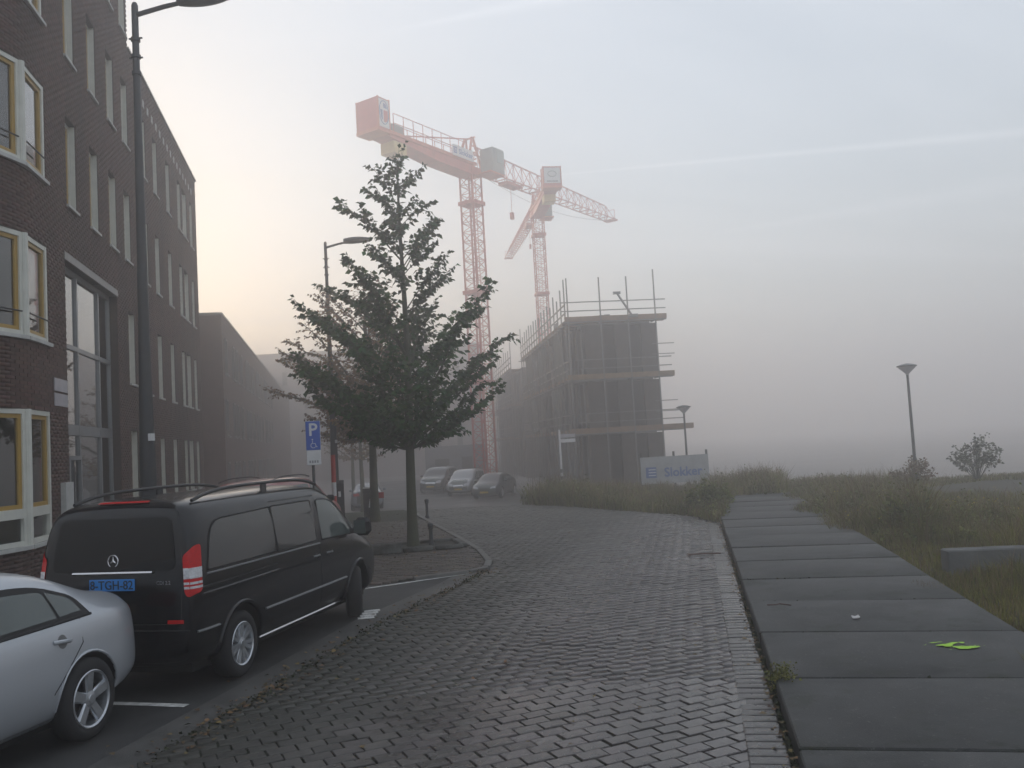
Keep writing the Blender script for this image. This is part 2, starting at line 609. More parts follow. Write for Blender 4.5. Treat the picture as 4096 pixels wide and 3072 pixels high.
road_left = [(-3.75, 2.5), (-2.95, 7.0), (-2.52, 9.0), (-1.9, 12.04), (-1.0, 14.84), (-0.66, 16.2), (-0.58, 16.8), (-0.62, 17.3),
             (-0.86, 19.1), (-1.5, 21.9), (-2.26, 25.05), (-3.0, 28.2), (-3.69, 31.2), (-3.9, 32.2)]
road_far = [(-2.0, 32.6), (-0.01, 32.4), (1.5, 30.6), (2.64, 28.3), (3.9, 26.0), (4.75, 24.4), kp(16.4, -0.36)]
road_poly = road_left + road_far + [kp(-3.8, -0.36)]
road = sheet('road', road_poly, -0.014, M_joint, kind='structure')
M_paver = paver_material('paver_clay', (0.055, 0.047, 0.046), 0.21, dirt_reflection_line=((-2.95, 7.0), (0.962, -0.272), 2.7))

PL, PW, PT = 0.220, 0.145, 0.07


def brick_proto(l, w, h, bev):
    x, y = l / 2, w / 2
    a, b = x - bev, y - bev
    v = [(-x, -y, -h), (x, -y, -h), (x, y, -h), (-x, y, -h), (-x, -y, -bev), (x, -y, -bev), (x, y, -bev), (-x, y, -bev),
         (-a, -b, 0), (a, -b, 0), (a, b, 0), (-a, b, 0)]
    f = [(0, 1, 5, 4), (1, 2, 6, 5), (2, 3, 7, 6), (3, 0, 4, 7), (4, 5, 9, 8), (5, 6, 10, 9), (6, 7, 11, 10), (7, 4, 8, 11), (8, 9, 10, 11)]
    return np.array(v, float), np.array(f, int)


def lay_bricks(poly, ang, l, w, gap, z0, jz, jtilt, jpos, half=True, course_wave=0.02):
    """positions of running-bond bricks in a polygon: (x, y, z, rotz, tiltx, tilty)"""
    P = np.asarray(poly)
    c = P.mean(0)
    R = np.abs(P - c).max() * 1.5
    d = V2(math.cos(ang), math.sin(ang)); n = V2(-d[1], d[0])
    rows = np.arange(-R, R, w + gap)
    cols = np.arange(-R, R, l + gap)
    out = []
    for k, r in enumerate(rows):
        sh = (l + gap) * (0.5 * (k % 2) + rng.normal(0, 0.05)) if half else 0
        p = c + np.outer(cols + sh, d) + n * (r + 0.0)
        wav = course_wave * np.sin((cols + sh) * 0.9 + k * 0.02) + 0.5 * course_wave * np.sin((cols) * 0.31 + 1.7)
        p = p + np.outer(wav, n)
        out.append(p)
    p = np.concatenate(out)
    p = p[inside(poly, p)]
    m = len(p)
    p = p + rng.normal(0, jpos, (m, 2))
    low = 0.0035 * np.sin(p[:, 0] * 1.3 + 0.7 * p[:, 1]) + 0.003 * np.sin(p[:, 1] * 1.9 - p[:, 0] * 0.4)
    return np.column_stack([p, z0 + low + rng.normal(0, jz, m), ang + rng.normal(0, 0.012, m), rng.normal(0, jtilt, m), rng.normal(0, jtilt, m)])


def bake_bricks(name, T, proto, mat, parent, **props):
    V, F = proto
    ca, sa = np.cos(T[:, 3])[:, None], np.sin(T[:, 3])[:, None]
    sx = rng.uniform(0.97, 1.0, (len(T), 1))
    x = V[None, :, 0] * sx; y = V[None, :, 1] * sx
    z = V[None, :, 2] + x * T[:, 4][:, None] + y * T[:, 5][:, None]
    W = np.stack([x * ca - y * sa + T[:, 0][:, None], x * sa + y * ca + T[:, 1][:, None], z + T[:, 2][:, None]], -1).reshape(-1, 3)
    Fa = (F[None] + (np.arange(len(T)) * len(V))[:, None, None]).reshape(-1, 4)
    return obj(name, fast_data(name, W, Fa, mat), parent, **props)


def place_bricks(name, T, proto, mat, parent):
    me = data(name, proto[0], proto[1], mat)
    for r in T:
        o = obj(name, me, parent, loc=(r[0], r[1], r[2]))
        o.rotation_euler = (-r[5] if False else r[5], -r[4], r[3])


brick_poly = road_left + road_far[:-1] + [kp(16.4, -0.27), kp(-3.8, -0.27)]
T = lay_bricks(brick_poly, math.radians(25), PL, PW, 0.010, 0.0, 0.0022, 0.012, 0.0028)
# the 300 nearest ones that the picture shows stand alone, the rest are one mass
vis = (T[:, 1] > 5.9) & (T[:, 0] > -2.6)
order = np.argsort(np.where(vis, np.hypot(T[:, 0] - 0.2, T[:, 1]), 1e9))
near, rest = T[order[:300]], T[order[300:]]
proto = brick_proto(PL, PW, PT, 0.006)
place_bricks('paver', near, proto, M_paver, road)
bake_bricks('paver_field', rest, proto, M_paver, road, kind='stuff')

# ---- soldier course beside the kerb
channel = sheet('gutter_channel', [kp(-3.8, -0.36), kp(16.4, -0.36), kp(16.4, 0.0), kp(-3.8, 0.0)], -0.022, M_joint, kind='structure')
eb = brick_proto(0.275, 0.135, 0.07, 0.008)
M_edge = paver_material('edge_clay', (0.036, 0.031, 0.030), 0.30)
ebm = data('edge_brick', eb[0], eb[1], M_edge)
s = -3.7
while s < 16.3:
    p = kp(s, -0.185 + random.gauss(0, 0.004))
    o = obj('edge_brick', ebm, channel, loc=(p[0], p[1], 0.011 + random.gauss(0, 0.0015)))
    o.rotation_euler = (random.gauss(0, 0.01), random.gauss(0, 0.008), math.atan2(KN[1], KN[0]) + random.gauss(0, 0.01))
    s += 0.152

# ---- footpath of big concrete slabs, a step above the road
footpath = sheet('footpath', [kp(-4, 0.03), kp(24.4, 0.03), kp(24.4, 2.52), kp(-4, 2.52)], 0.035, M_soil, kind='structure')
for k in range(16):
    s0 = 1.74 - 1.75 * 3 + 1.75 * k
    L_, W_ = 1.722 + random.uniform(-0.006, 0.006), 2.54
    mb = MB().box((0, 0, 0), (W_, L_, 0.20), bev=0.012)
    c = kp(s0 + 0.875, 1.275)
    o = mb.build('slab', M_slab, footpath)
    o.location = (c[0] + random.gauss(0, 0.004), c[1], 0.03 + random.gauss(0, 0.006))
    o.rotation_euler = (random.gauss(0, 0.004), random.gauss(0, 0.003), math.atan2(KN[1], KN[0]) + random.gauss(0, 0.002))

# ---- parking lane, gutter band
def offset_left(pts, d):
    out = []
    for i, p in enumerate(pts):
        a = np.array(pts[max(i - 1, 0)]); b = np.array(pts[min(i + 1, len(pts) - 1)])
        t = (b - a) / np.linalg.norm(b - a)
        out.append((p[0] - t[1] * d, p[1] + t[0] * d))
    return out


edge = road_left[:6]
band_in = offset_left(edge, 0.44)
band = sheet('gutter_band', edge + band_in[::-1], -0.004, M_concrete, kind='structure')
lane_in = offset_left(edge, 0.44)
lane_out = offset_left(edge[:5], 2.9)
lane = sheet('parking_lane', lane_in + [(-2.9, 15.2)] + lane_out[:4][::-1], -0.008, M_asphalt, kind='structure')
FS = [(32.0, -5.4, 0.6), (33, -5.6, 0.6), (34, -5.8, 0.6), (35, -5.9, 0.6), (36, -6.0, 0.6), (37, -6.1, 0.6), (38, -6.3, 0.6), (39, -6.4, 0.6), (40, -6.6, 0.7), (42, -6.8, 0.8), (44, -7.0, 0.9), (46, -7.3, 1.0), (48, -7.6, 1.0),
      (54, -8.4, 1.0), (60, -9.2, 0.6), (70, -10.8, -1.5), (90, -14.0, -5.0)]
far_street = strip('far_street', FS, -0.02, M_asphalt, kind='structure')

M_dark_paver = paver_material('island_clay', (0.068, 0.055, 0.044), 0.62)
island_poly = [(-3.05, 15.0), (-1.9, 15.55), (-1.0, 16.05), (-0.74, 16.45), (-0.72, 17.2), (-0.98, 19.1), (-1.62, 21.9), (-2.38, 25.05), (-3.12, 28.2), (-3.81, 31.2),
               (-4.3, 33), (-11.3, 33), (-9.2, 21), (-7.4, 13.2), (-6.9, 9.0), (-7.4, 4.0), (-6.6, 2.5), (-5.9, 6.5), (-4.7, 12.6)]
pavement = sheet('pavement', island_poly, 0.012, M_joint, kind='structure')
near_island = [p for p in island_poly if p[1] < 27]
T = lay_bricks([(-3.05, 15.0), (-1.9, 15.55), (-1.0, 16.05), (-0.74, 16.45), (-0.72, 17.2), (-0.98, 19.1), (-1.62, 21.9), (-2.38, 25.05), (-3.0, 27.8), (-8.5, 27.8), (-8.0, 15.0)],
               math.radians(-12), 0.21, 0.105, 0.010, 0.03, 0.003, 0.010, 0.003)
pb = brick_proto(0.21, 0.105, 0.05, 0.006)
bake_bricks('paving_brick', T, (pb[0], pb[1]), M_dark_paver, pavement, kind='stuff')

# kerb stones round the island
kerb = empty('island_kerb', (0, 0, 0), kind='structure')
path = [(-3.05, 14.92), (-1.9, 15.46), (-0.98, 15.95), (-0.66, 16.4), (-0.64, 17.2), (-0.9, 19.1), (-1.54, 21.9), (-2.3, 25.05), (-3.04, 28.2), (-3.73, 31.2)]
for a, b in zip(path[1:-1], path[2:]):
    a, b = np.array(a), np.array(b)
    L_ = np.linalg.norm(b - a)
    n = max(1, int(round(L_ / 0.9)))
    for i in range(n):
        c = a + (b - a) * ((i + 0.5) / n)
        mb = MB().box((0, 0, 0), (L_ / n - 0.014, 0.13, 0.2), bev=0.012)
        o = mb.build('kerb_stone', M_kerb, kerb)
        o.location = (c[0], c[1], -0.045 + random.gauss(0, 0.004))
        o.rotation_euler = (0, 0, math.atan2(b[1] - a[1], b[0] - a[0]) + random.gauss(0, 0.006))


# painted bay lines, slightly worn, laid on the asphalt
def painted(name, a, b, w, z, parent):
    a, b = np.array(a, float), np.array(b, float)
    d = (b - a) / np.linalg.norm(b - a); n = np.array([-d[1], d[0]])
    k = 14
    pts = []
    for side in (1, -1):
        ts = np.linspace(0, 1, k) if side == 1 else np.linspace(1, 0, k)
        for t in ts:
            p = a + (b - a) * t + n * side * (w / 2 + random.gauss(0, w * 0.05))
            pts.append((p[0], p[1]))
    return sheet(name, pts, z, M_white, parent)


painted('bay_line', (-5.2, 9.02), (-3.23, 8.46), 0.09, -0.003, lane)
painted('bay_line', (-3.9, 14.05), (-0.98, 15.9), 0.09, 0.001, lane).location.z = 0.0
for k in range(4):
    painted('painted_mark', (-2.30 - 0.0 * k, 12.28 + 0.17 * k), (-2.08, 12.33 + 0.17 * k), 0.145, -0.0015, band)

# ================================================================== BRICK FLATS ON THE LEFT
M_mortar = pmat('mortar', (0.058, 0.043, 0.038), 0.9, 0.25, 8, bump=0.3)
M_brick = pmat('wall_brick', (0.080, 0.037, 0.028), 0.78, 0.30, 10, bump=0.4, bscale=60, island=0.30)
def weather_wall(m):
    """soot and damp running down the brickwork"""
    N, L = m.node_tree.nodes, m.node_tree.links
    bs = N['Principled BSDF']
    ge = N.new('ShaderNodeNewGeometry')
    mp = N.new('ShaderNodeMapping'); mp.inputs['Scale'].default_value = (1.0, 1.0, 0.22)
    L.new(ge.outputs['Position'], mp.inputs[0])
    src = bs.inputs['Base Color'].links[0].from_socket
    for sc, lo, hi, col, amt in ((0.8, 0.48, 0.64, (0.030, 0.018, 0.015), 0.6), (2.7, 0.58, 0.70, (0.13, 0.085, 0.070), 0.45)):
        nz = N.new('ShaderNodeTexNoise'); nz.inputs['Scale'].default_value = sc; nz.inputs['Detail'].default_value = 6
        L.new(mp.outputs[0], nz.inputs['Vector'])
        mr = N.new('ShaderNodeMapRange'); mr.inputs[1].default_value = lo; mr.inputs[2].default_value = hi; mr.inputs[4].default_value = amt
        L.new(nz.outputs[0], mr.inputs[0])
        mx = N.new('ShaderNodeMix'); mx.data_type = 'RGBA'
        L.new(mr.outputs[0], mx.inputs['Factor']); L.new(src, mx.inputs['A']); mx.inputs['B'].default_value = (*col, 1)
        src = mx.outputs['Result']
    L.new(src, bs.inputs['Base Color'])


weather_wall(M_brick)
M_frame = pmat('white_frame', (0.62, 0.62, 0.56), 0.45, 0.10, 5)
M_yellow = pmat('yellow_sash', (0.40, 0.245, 0.045), 0.4, 0.12, 6)
M_sill = pmat('stone_sill', (0.50, 0.50, 0.48), 0.6, 0.15, 7, bump=0.2)
M_alu = pmat('grey_aluminium', (0.27, 0.28, 0.29), 0.35, 0.12, 4, metal=0.4)
M_coping = pmat('roof_coping', (0.26, 0.25, 0.24), 0.5, 0.15, 4)
M_pane = glass_mat('window_glass', (0.95, 1.0, 0.98), 0.98)
M_curtain = pmat('net_curtain', (0.80, 0.83, 0.74), 0.9, 0.12, 5)
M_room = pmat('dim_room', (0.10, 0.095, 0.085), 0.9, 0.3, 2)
M_dark = pmat('black_metal', (0.012, 0.013, 0.015), 0.45, 0.3, 8)

FC = V2(-7.60, 13.78)
FD1 = V2(math.sin(math.radians(10.5)), math.cos(math.radians(10.5)))
FD2 = V2(-0.2028, 0.9792)
TAU = 0.55


def fpos(u, off=0.0):
    """plan point at run u along the facade; the corner at u=0 is rounded. off = out of the wall"""
    if u <= -TAU:
        p, d = FC + FD1 * u, FD1
    elif u >= TAU:
        p, d = FC + FD2 * u, FD2
    else:
        t = (u + TAU) / (2 * TAU)
        a, b = FC - FD1 * TAU, FC + FD2 * TAU
        p = a * (1 - t) ** 2 + FC * 2 * t * (1 - t) + b * t * t
        d = (FC - a) * (1 - t) + (b - FC) * t
        d = d / np.linalg.norm(d)
    n = V2(d[1], -d[0])
    return p + n * off, d


def fp(u, z, off=0.0):
    p, _ = fpos(u, off)
    return (float(p[0]), float(p[1]), z)


WU0, WU1 = -4.6, 18.9
openings = []          # (u0, u1, z0, z1)
for z0, z1 in ((1.12, 3.24), (4.40, 6.05), (7.20, 8.86), (10.02, 11.66), (12.9, 14.5)):
    openings.append((-1.95, 1.05, z0, z1))
BIG = (2.10, 6.05, 0.05, 6.08)
openings.append(BIG)
thin = []
for uc in (2.30, 3.95, 5.55, 6.98):
    for z0, z1 in ((7.16, 8.86), (10.03, 11.65), (12.9, 14.5)):
        thin.append((uc, uc + 0.68, z0, z1))
for z0, z1 in ((4.20, 5.93), (1.32, 3.07)):
    thin.append((7.14, 7.14 + 0.7, z0, z1))
for k, (uc, w) in enumerate(((9.1, 0.66), (10.75, 0.66), (12.75, 0.66), (14.8, 0.62), (15.75, 0.9), (17.35, 0.62))):
    for z0, z1 in ((9.88, 11.5), (7.02, 8.7), (4.08, 5.86), (1.32, 2.95)):
        thin.append((uc, uc + w, z0, z1))
openings += thin
WALL_A_TOP, WALL_B_TOP, U_STEP = 16.2, 12.66, 7.80

flats = empty('apartment_building', fp(0, 0), category='apartment block',
              label='dark brown brick apartment block with narrow windows filling the left side')
flats_inv = Matrix.Translation(Vector(fp(0, 0))).inverted()


def fpart(o):
    """keep world coordinates although the thing's origin stands at the facade corner"""
    o.matrix_parent_inverse = flats_inv
    return o


def is_open(u, z, pad=0.0):
    for (a, b, c, d) in openings:
        if a - pad < u < b + pad and c - pad < z < d + pad:
            return True
    return False


# backing wall with true openings (0.30 thick), split into cells round the openings
us = sorted(set([WU0, WU1, U_STEP, -TAU, -0.36, -0.18, 0.0, 0.18, 0.36, TAU] + [o[0] for o in openings] + [o[1] for o in openings]))
zs = sorted(set([0.0, WALL_A_TOP, WALL_B_TOP] + [o[2] for o in openings] + [o[3] for o in openings]))
wall = MB()
TH = 0.32


def cell_on(i, j):
    if i < 0 or j < 0 or i >= len(us) - 1 or j >= len(zs) - 1:
        return False
    um, zm = (us[i] + us[i + 1]) / 2, (zs[j] + zs[j + 1]) / 2
    if um > U_STEP and zm > WALL_B_TOP:
        return False
    return not is_open(um, zm)


for i in range(len(us) - 1):
    for j in range(len(zs) - 1):
        if not cell_on(i, j):
            continue
        a, b, c, d = us[i], us[i + 1], zs[j], zs[j + 1]
        wall.quad(fp(a, c), fp(b, c), fp(b, d), fp(a, d))
        wall.quad(fp(b, c, -TH), fp(a, c, -TH), fp(a, d, -TH), fp(b, d, -TH))
        if not cell_on(i - 1, j):
            wall.quad(fp(a, c, -TH), fp(a, c), fp(a, d), fp(a, d, -TH))
        if not cell_on(i + 1, j):
            wall.quad(fp(b, c), fp(b, c, -TH), fp(b, d, -TH), fp(b, d))
        if not cell_on(i, j - 1):
            wall.quad(fp(a, c, -TH), fp(b, c, -TH), fp(b, c), fp(a, c))
        if not cell_on(i, j + 1):
            wall.quad(fp(a, d), fp(b, d), fp(b, d, -TH), fp(a, d, -TH))
wall_o = fpart(wall.build('wall', M_mortar, flats, fixn=False))

# bricks proud of the mortar, course by course
CH, BL, BH = 0.0625, 0.2225, 0.052
recs = []
nz = int(WALL_A_TOP / CH)
for j in range(nz):
    z = (j + 0.5) * CH
    u = WU0 + (0.5 * BL if j % 2 else 0.0)
    while u < WU1 - BL:
        um = u + BL / 2
        if not (um > U_STEP - 0.05 and z > WALL_B_TOP - 0.03):
            a, b = u + 0.006, u + BL - 0.006
            for (o0, o1, o2, o3) in openings:
                if o2 - 0.026 < z < o3 + 0.026:
                    if o0 <= a < o1:
                        a = o1 + 0.002
                    if o0 < b <= o1:
                        b = o0 - 0.002
                    if a < o0 and b > o1:
                        b = o0 - 0.002
            if b - a > 0.04:
                recs.append((a, b, z))
        u += BL
recs = np.array(recs)
P0, P1, NN = [], [], []
for a, b, z in recs:
    p, d = fpos(a); q, e = fpos(b)
    P0.append(p); P1.append(q); n = V2(d[1] + e[1], -d[0] - e[0]); NN.append(n / np.linalg.norm(n))
P0, P1, NN = np.array(P0), np.array(P1), np.array(NN)
proud = rng.uniform(0.004, 0.010, len(recs))[:, None]


def brick_verts(idx):
    p, q, n, z, pr = P0[idx], P1[idx], NN[idx], recs[idx, 2], proud[idx]
    V = []
    for off in (-0.01, None):
        o = np.full((len(idx), 1), -0.01) if off is not None else pr
        for base, dz in ((p, -BH / 2), (q, -BH / 2), (q, BH / 2), (p, BH / 2)):
            V.append(np.column_stack([base + n * o, z + dz]))
    return np.stack(V, 1)


BF = np.array([(4, 5, 6, 7), (0, 1, 5, 4), (1, 2, 6, 5), (2, 3, 7, 6), (3, 0, 4, 7)])
# 300 largest in the picture: round the corner between the two lower bay windows
cand = np.where((recs[:, 0] > -0.42) & (recs[:, 1] < 2.1) & (recs[:, 2] > 3.26) & (recs[:, 2] < 4.4))[0]
cand = cand[np.argsort(np.abs(recs[cand, 2] - 3.8))][:300]
mask = np.ones(len(recs), bool); mask[cand] = False
idx = np.where(mask)[0]
W = brick_verts(idx).reshape(-1, 3)
fpart(obj('brickwork', fast_data('brickwork', W, (BF[None] + (np.arange(len(idx)) * 8)[:, None, None]).reshape(-1, 4), M_brick), flats, kind='stuff'))
W = brick_verts(cand)
for k in range(len(cand)):
    c = W[k].mean(0)
    fpart(obj('brick', data('brick', W[k] - c, BF, M_brick), flats, loc=tuple(c)))


# ---- windows
def fbox(mb, u0, u1, z0, z1, o0, o1):
    """box between facade runs u0..u1, heights z0..z1, offsets o0..o1 (planar chord)"""
    a0, a1 = fp(u0, 0, o0), fp(u1, 0, o0)
    b0, b1 = fp(u0, 0, o1), fp(u1, 0, o1)
    v = [(p[0], p[1], z) for z in (z0, z1) for p in (a0, a1, b1, b0)]
    mb.add(v, [(3, 2, 1, 0), (4, 5, 6, 7), (0, 1, 5, 4), (1, 2, 6, 5), (2, 3, 7, 6), (3, 0, 4, 7)])
    return mb


def thin_window(u0, u1, z0, z1):
    r = -0.11
    fw = 0.065
    fr = MB()
    fbox(fr, u0, u0 + fw, z0, z1, r - 0.07, r)
    fbox(fr, u1 - fw, u1, z0, z1, r - 0.07, r)
    fbox(fr, u0 + fw, u1 - fw, z1 - fw, z1, r - 0.07, r)
    fbox(fr, u0 + fw, u1 - fw, z0, z0 + fw, r - 0.07, r)
    # pale reveal lining
    fbox(fr, u1 - 0.012, u1 - 0.001, z0, z1, r + 0.002, -0.012)
    fbox(fr, u0 + 0.001, u0 + 0.012, z0, z1, r + 0.002, -0.012)
    w = fpart(fr.build('window', M_frame, flats))
    sa = MB()
    a0, a1, c0, c1 = u0 + fw, u1 - fw, z0 + fw, z1 - fw
    sw = 0.05
    fbox(sa, a0, a0 + sw, c0, c1, r - 0.075, r - 0.02)
    fbox(sa, a1 - sw, a1, c0, c1, r - 0.075, r - 0.02)
    fbox(sa, a0 + sw, a1 - sw, c1 - sw, c1, r - 0.075, r - 0.02)
    fbox(sa, a0 + sw, a1 - sw, c0, c0 + sw, r - 0.075, r - 0.02)
    sub(sa.build('sash', M_yellow), w)
    sub(fbox(MB(), a0 + sw, a1 - sw, c0 + sw, c1 - sw, r - 0.06, r - 0.05).build('pane', M_pane), w)
    sub(fbox(MB(), u0 - 0.03, u1 + 0.03, z0 - 0.05, z0 - 0.002, -0.12, 0.055).build('sill', M_sill), w)


def sub(o, parent):
    """sub-part that keeps its world coordinates"""
    o.parent = parent
    return o


for t in thin:
    thin_window(*t)

# interior: dim backdrop and net curtains so panes have depth behind them
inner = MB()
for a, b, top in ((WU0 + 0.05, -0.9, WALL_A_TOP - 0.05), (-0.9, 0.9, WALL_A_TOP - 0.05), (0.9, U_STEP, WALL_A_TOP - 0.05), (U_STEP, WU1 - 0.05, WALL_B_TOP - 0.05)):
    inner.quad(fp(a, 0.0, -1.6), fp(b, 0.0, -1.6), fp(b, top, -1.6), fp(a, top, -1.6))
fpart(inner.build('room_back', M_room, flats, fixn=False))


def bay_point(f, t, off):
    """planar facets of a corner window: f=0 left facet, f=1 right facet, meeting at the corner post"""
    A, B, Cc = np.array(fpos(-1.95)[0]), np.array(fpos(1.05)[0]), np.array(FC) + (np.array(fpos(0)[0]) - FC) * 0.35
    a, b = (A, Cc) if f == 0 else (Cc, B)
    d = (b - a) / np.linalg.norm(b - a)
    n = V2(d[1], -d[0])
    p = a + (b - a) * t + n * off
    return p


def bbox_(mb, f, t0, t1, z0, z1, o0, o1):
    q = [bay_point(f, t0, o0), bay_point(f, t1, o0), bay_point(f, t1, o1), bay_point(f, t0, o1)]
    v = [(p[0], p[1], z) for z in (z0, z1) for p in q]
    mb.add(v, [(3, 2, 1, 0), (4, 5, 6, 7), (0, 1, 5, 4), (1, 2, 6, 5), (2, 3, 7, 6), (3, 0, 4, 7)])


def bay_window(z0, z1, split=None):
    fr = MB(); ya = MB(); pa = MB(); cu = MB(); si = MB(); ba = MB()
    LEN = (np.linalg.norm(bay_point(0, 1, 0) - bay_point(0, 0, 0)), np.linalg.norm(bay_point(1, 1, 0) - bay_point(1, 0, 0)))
    w = None
    for f in (0, 1):
        L_ = LEN[f]
        fw = 0.10 / L_
        rows = [(z0, z1)] if split is None else [(z0, split), (split, z1)]
        e0, e1 = (0.0, 1 - 0.035 / L_) if f == 0 else (0.035 / L_, 1.0)
        for (a, b) in ((e0, e0 + fw * 0.8), (e1 - fw * 0.8, e1)):
            bbox_(fr, f, a, b, z0, z1, -0.10, 0.0)
        mull = [0.5] if f == 0 else []
        for mpos in mull:
            bbox_(fr, f, mpos - fw / 2, mpos + fw / 2, z0, z1, -0.10, -0.002)
        for r, (c, d) in enumerate(rows):
            bbox_(fr, f, e0 + fw * 0.8, e1 - fw * 0.8, d - 0.075, d, -0.098, -0.003)
            bbox_(fr, f, e0 + fw * 0.8, e1 - fw * 0.8, c, c + 0.075, -0.098, -0.003)
            cuts = [e0 + fw * 0.8] + sum([[m_ - fw / 2, m_ + fw / 2] for m_ in mull], []) + [e1 - fw * 0.8]
            for a, b in zip(cuts[::2], cuts[1::2]):
                sw = 0.065 / L_
                c0, d0 = c + 0.075, d - 0.075
                if split is None or r == 1:
                    bbox_(ya, f, a, a + sw, c0, d0, -0.09, -0.03)
                    bbox_(ya, f, b - sw, b, c0, d0, -0.09, -0.03)
                    bbox_(ya, f, a + sw, b - sw, d0 - 0.065, d0, -0.09, -0.03)
                    bbox_(ya, f, a + sw, b - sw, c0, c0 + 0.065, -0.09, -0.03)
                    bbox_(pa, f, a + sw, b - sw, c0 + 0.065, d0 - 0.065, -0.07, -0.062)
                    if split is None:
                        p, q = bay_point(f, a, 0.03), bay_point(f, b, 0.03)
                        ba.tube([(p[0], p[1], c0 + 0.30), (q[0], q[1], c0 + 0.30)], 0.014, 6)
                else:
                    bbox_(pa, f, a, b, c0, d0, -0.07, -0.062)
            # folded net curtain
        ks = 70 if f == 0 else 34
        b0 = len(cu.v)
        for k in range(ks + 1):
            t = k / ks
            p = bay_point(f, e0 + (e1 - e0) * t, -0.145 + 0.022 * math.sin(k * 1.9) + 0.012 * math.sin(k * 0.7))
            cu.v.append((p[0], p[1], z0 + 0.02)); cu.v.append((p[0], p[1], z1 - 0.05))
        for k in range(ks):
            cu.f.append((b0 + 2 * k, b0 + 2 * k + 2, b0 + 2 * k + 3, b0 + 2 * k + 1))
        bbox_(si, f, -0.02 if f == 0 else 0.0, 1.0 if f == 0 else 1.04, z0 - 0.06, z0 - 0.002, -0.16, 0.07)
    pc = bay_point(0, 1, 0)
    fr.tube([(pc[0], pc[1], z0), (pc[0], pc[1], z1)], 0.055, 8)
    w = fpart(fr.build('window', M_frame, flats))
    sub(ya.build('sash', M_yellow), w)
    sub(pa.build('pane', M_pane), w)
    sub(cu.build('curtain', M_curtain, smooth=True), w)
    sub(si.build('sill', M_sill), w)
    if ba.v:
        sub(ba.build('safety_bar', M_dark), w)


bay_window(1.12, 3.24, split=1.62)
for z0, z1 in ((4.40, 6.05), (7.20, 8.86), (10.02, 11.66), (12.9, 14.5)):
    bay_window(z0, z1)

# ---- tall stair-hall glazing, set back in the wall
u0, u1, z0, z1 = BIG
R_ = -0.16
fr = MB()
cols = [u0, 3.46, 5.08, u1]
for uc in cols:
    fbox(fr, max(u0, uc - 0.04), min(u1, uc + 0.04), 0.05, z1, R_ - 0.08, R_)
for z, h in ((4.57, 0.09), (2.99, 0.20), (z1 - 0.045, 0.09)):
    for a, b in zip(cols[:-1], cols[1:]):
        fbox(fr, a + 0.04, b - 0.04, z - h / 2, z + h / 2, R_ - 0.075, R_ - 0.004)
hall = fpart(fr.build('stair_hall_window', M_alu, flats))
for a, b in zip(cols[:-1], cols[1:]):
    for c, d in ((0.1, 2.88), (3.1, 4.52), (4.62, z1 - 0.09)):
        sub(fbox(MB(), a + 0.04, b - 0.04, c, d, R_ - 0.05, R_ - 0.042).build('pane', M_pane), hall)
fpart(fbox(MB(), u0 - 0.05, u1 + 0.05, z1 + 0.0, z1 + 0.14, -0.2, 0.02).build('lintel', M_coping, flats))
# entrance door inside the lower glazing
dr = MB()
fbox(dr, 2.55, 2.62, 0.05, 2.5, R_ + 0.004, R_ + 0.05)
fbox(dr, 3.30, 3.37, 0.05, 2.5, R_ + 0.004, R_ + 0.05)
fbox(dr, 2.62, 3.30, 2.42, 2.5, R_ + 0.004, R_ + 0.05)
fpart(dr.build('entrance_door', M_alu, flats))

# ---- roof coping, vents, plates
cp = MB()
for a, b in ((WU0, -TAU), (-TAU, 0), (0, TAU), (TAU, U_STEP)):
    fbox(cp, a, b, WALL_A_TOP, WALL_A_TOP + 0.07, -0.4, 0.05)
fbox(cp, U_STEP, WU1 + 0.04, WALL_B_TOP, WALL_B_TOP + 0.06, -0.4, 0.05)
fpart(cp.build('roof_coping', M_coping, flats))
for k in range(16):
    uc = 9.02 + 0.585 * k
    fpart(fbox(MB(), uc - 0.09, uc + 0.09, 11.86, 12.06, -0.01, 0.02).build('vent', M_sill, flats))
M_plate = pmat('enamel_plate', (0.42, 0.40, 0.43), 0.35, 0.2, 4)
for c in (3.62, 3.36):
    fpart(fbox(MB(), 1.26, 2.0, c, c + 0.22, 0.012, 0.03).build('street_name_plate', M_plate, flats))
fpart(fbox(MB(), 1.52, 1.98, 1.25, 2.03, 0.012, 0.10).build('intercom_panel', M_sill, flats))
# end wall and roof so the block is closed from other sides
ew = MB()
far = fp(WU1, 0); 
def inward(u, off):
    p, d = fpos(u, off)
    return p
def slab_wall(mb, a, b, z0, z1, th=0.3):
    a, b = np.array(a), np.array(b)
    d = (b - a) / np.linalg.norm(b - a); n = V2(-d[1], d[0]) * th / 2
    q = [a - n, b - n, b + n, a + n]
    mb.add([(p[0], p[1], z) for z in (z0, z1) for p in q], [(3, 2, 1, 0), (4, 5, 6, 7), (0, 1, 5, 4), (1, 2, 6, 5), (2, 3, 7, 6), (3, 0, 4, 7)])
slab_wall(ew, inward(WU1 - 0.15, -0.33), inward(WU1 - 0.15, -11), 0, WALL_B_TOP)
slab_wall(ew, inward(U_STEP - 0.16, -0.33), inward(U_STEP - 0.16, -11), WALL_B_TOP, WALL_A_TOP)
slab_wall(ew, inward(WU0 + 0.15, -0.33), inward(WU0 + 0.15, -11), 0, WALL_A_TOP)
fpart(ew.build('gable_wall', M_brick, flats))
rf = MB()
q = [inward(U_STEP, -0.2), inward(WU1, -0.2), inward(WU1, -11), inward(U_STEP, -11)]
rf.add([(p[0], p[1], WALL_B_TOP - 0.12) for p in q], [(0, 1, 2, 3)])
q = [inward(WU0, -0.2), inward(0, -0.2), inward(U_STEP, -0.2), inward(U_STEP, -11), inward(WU0, -11)]
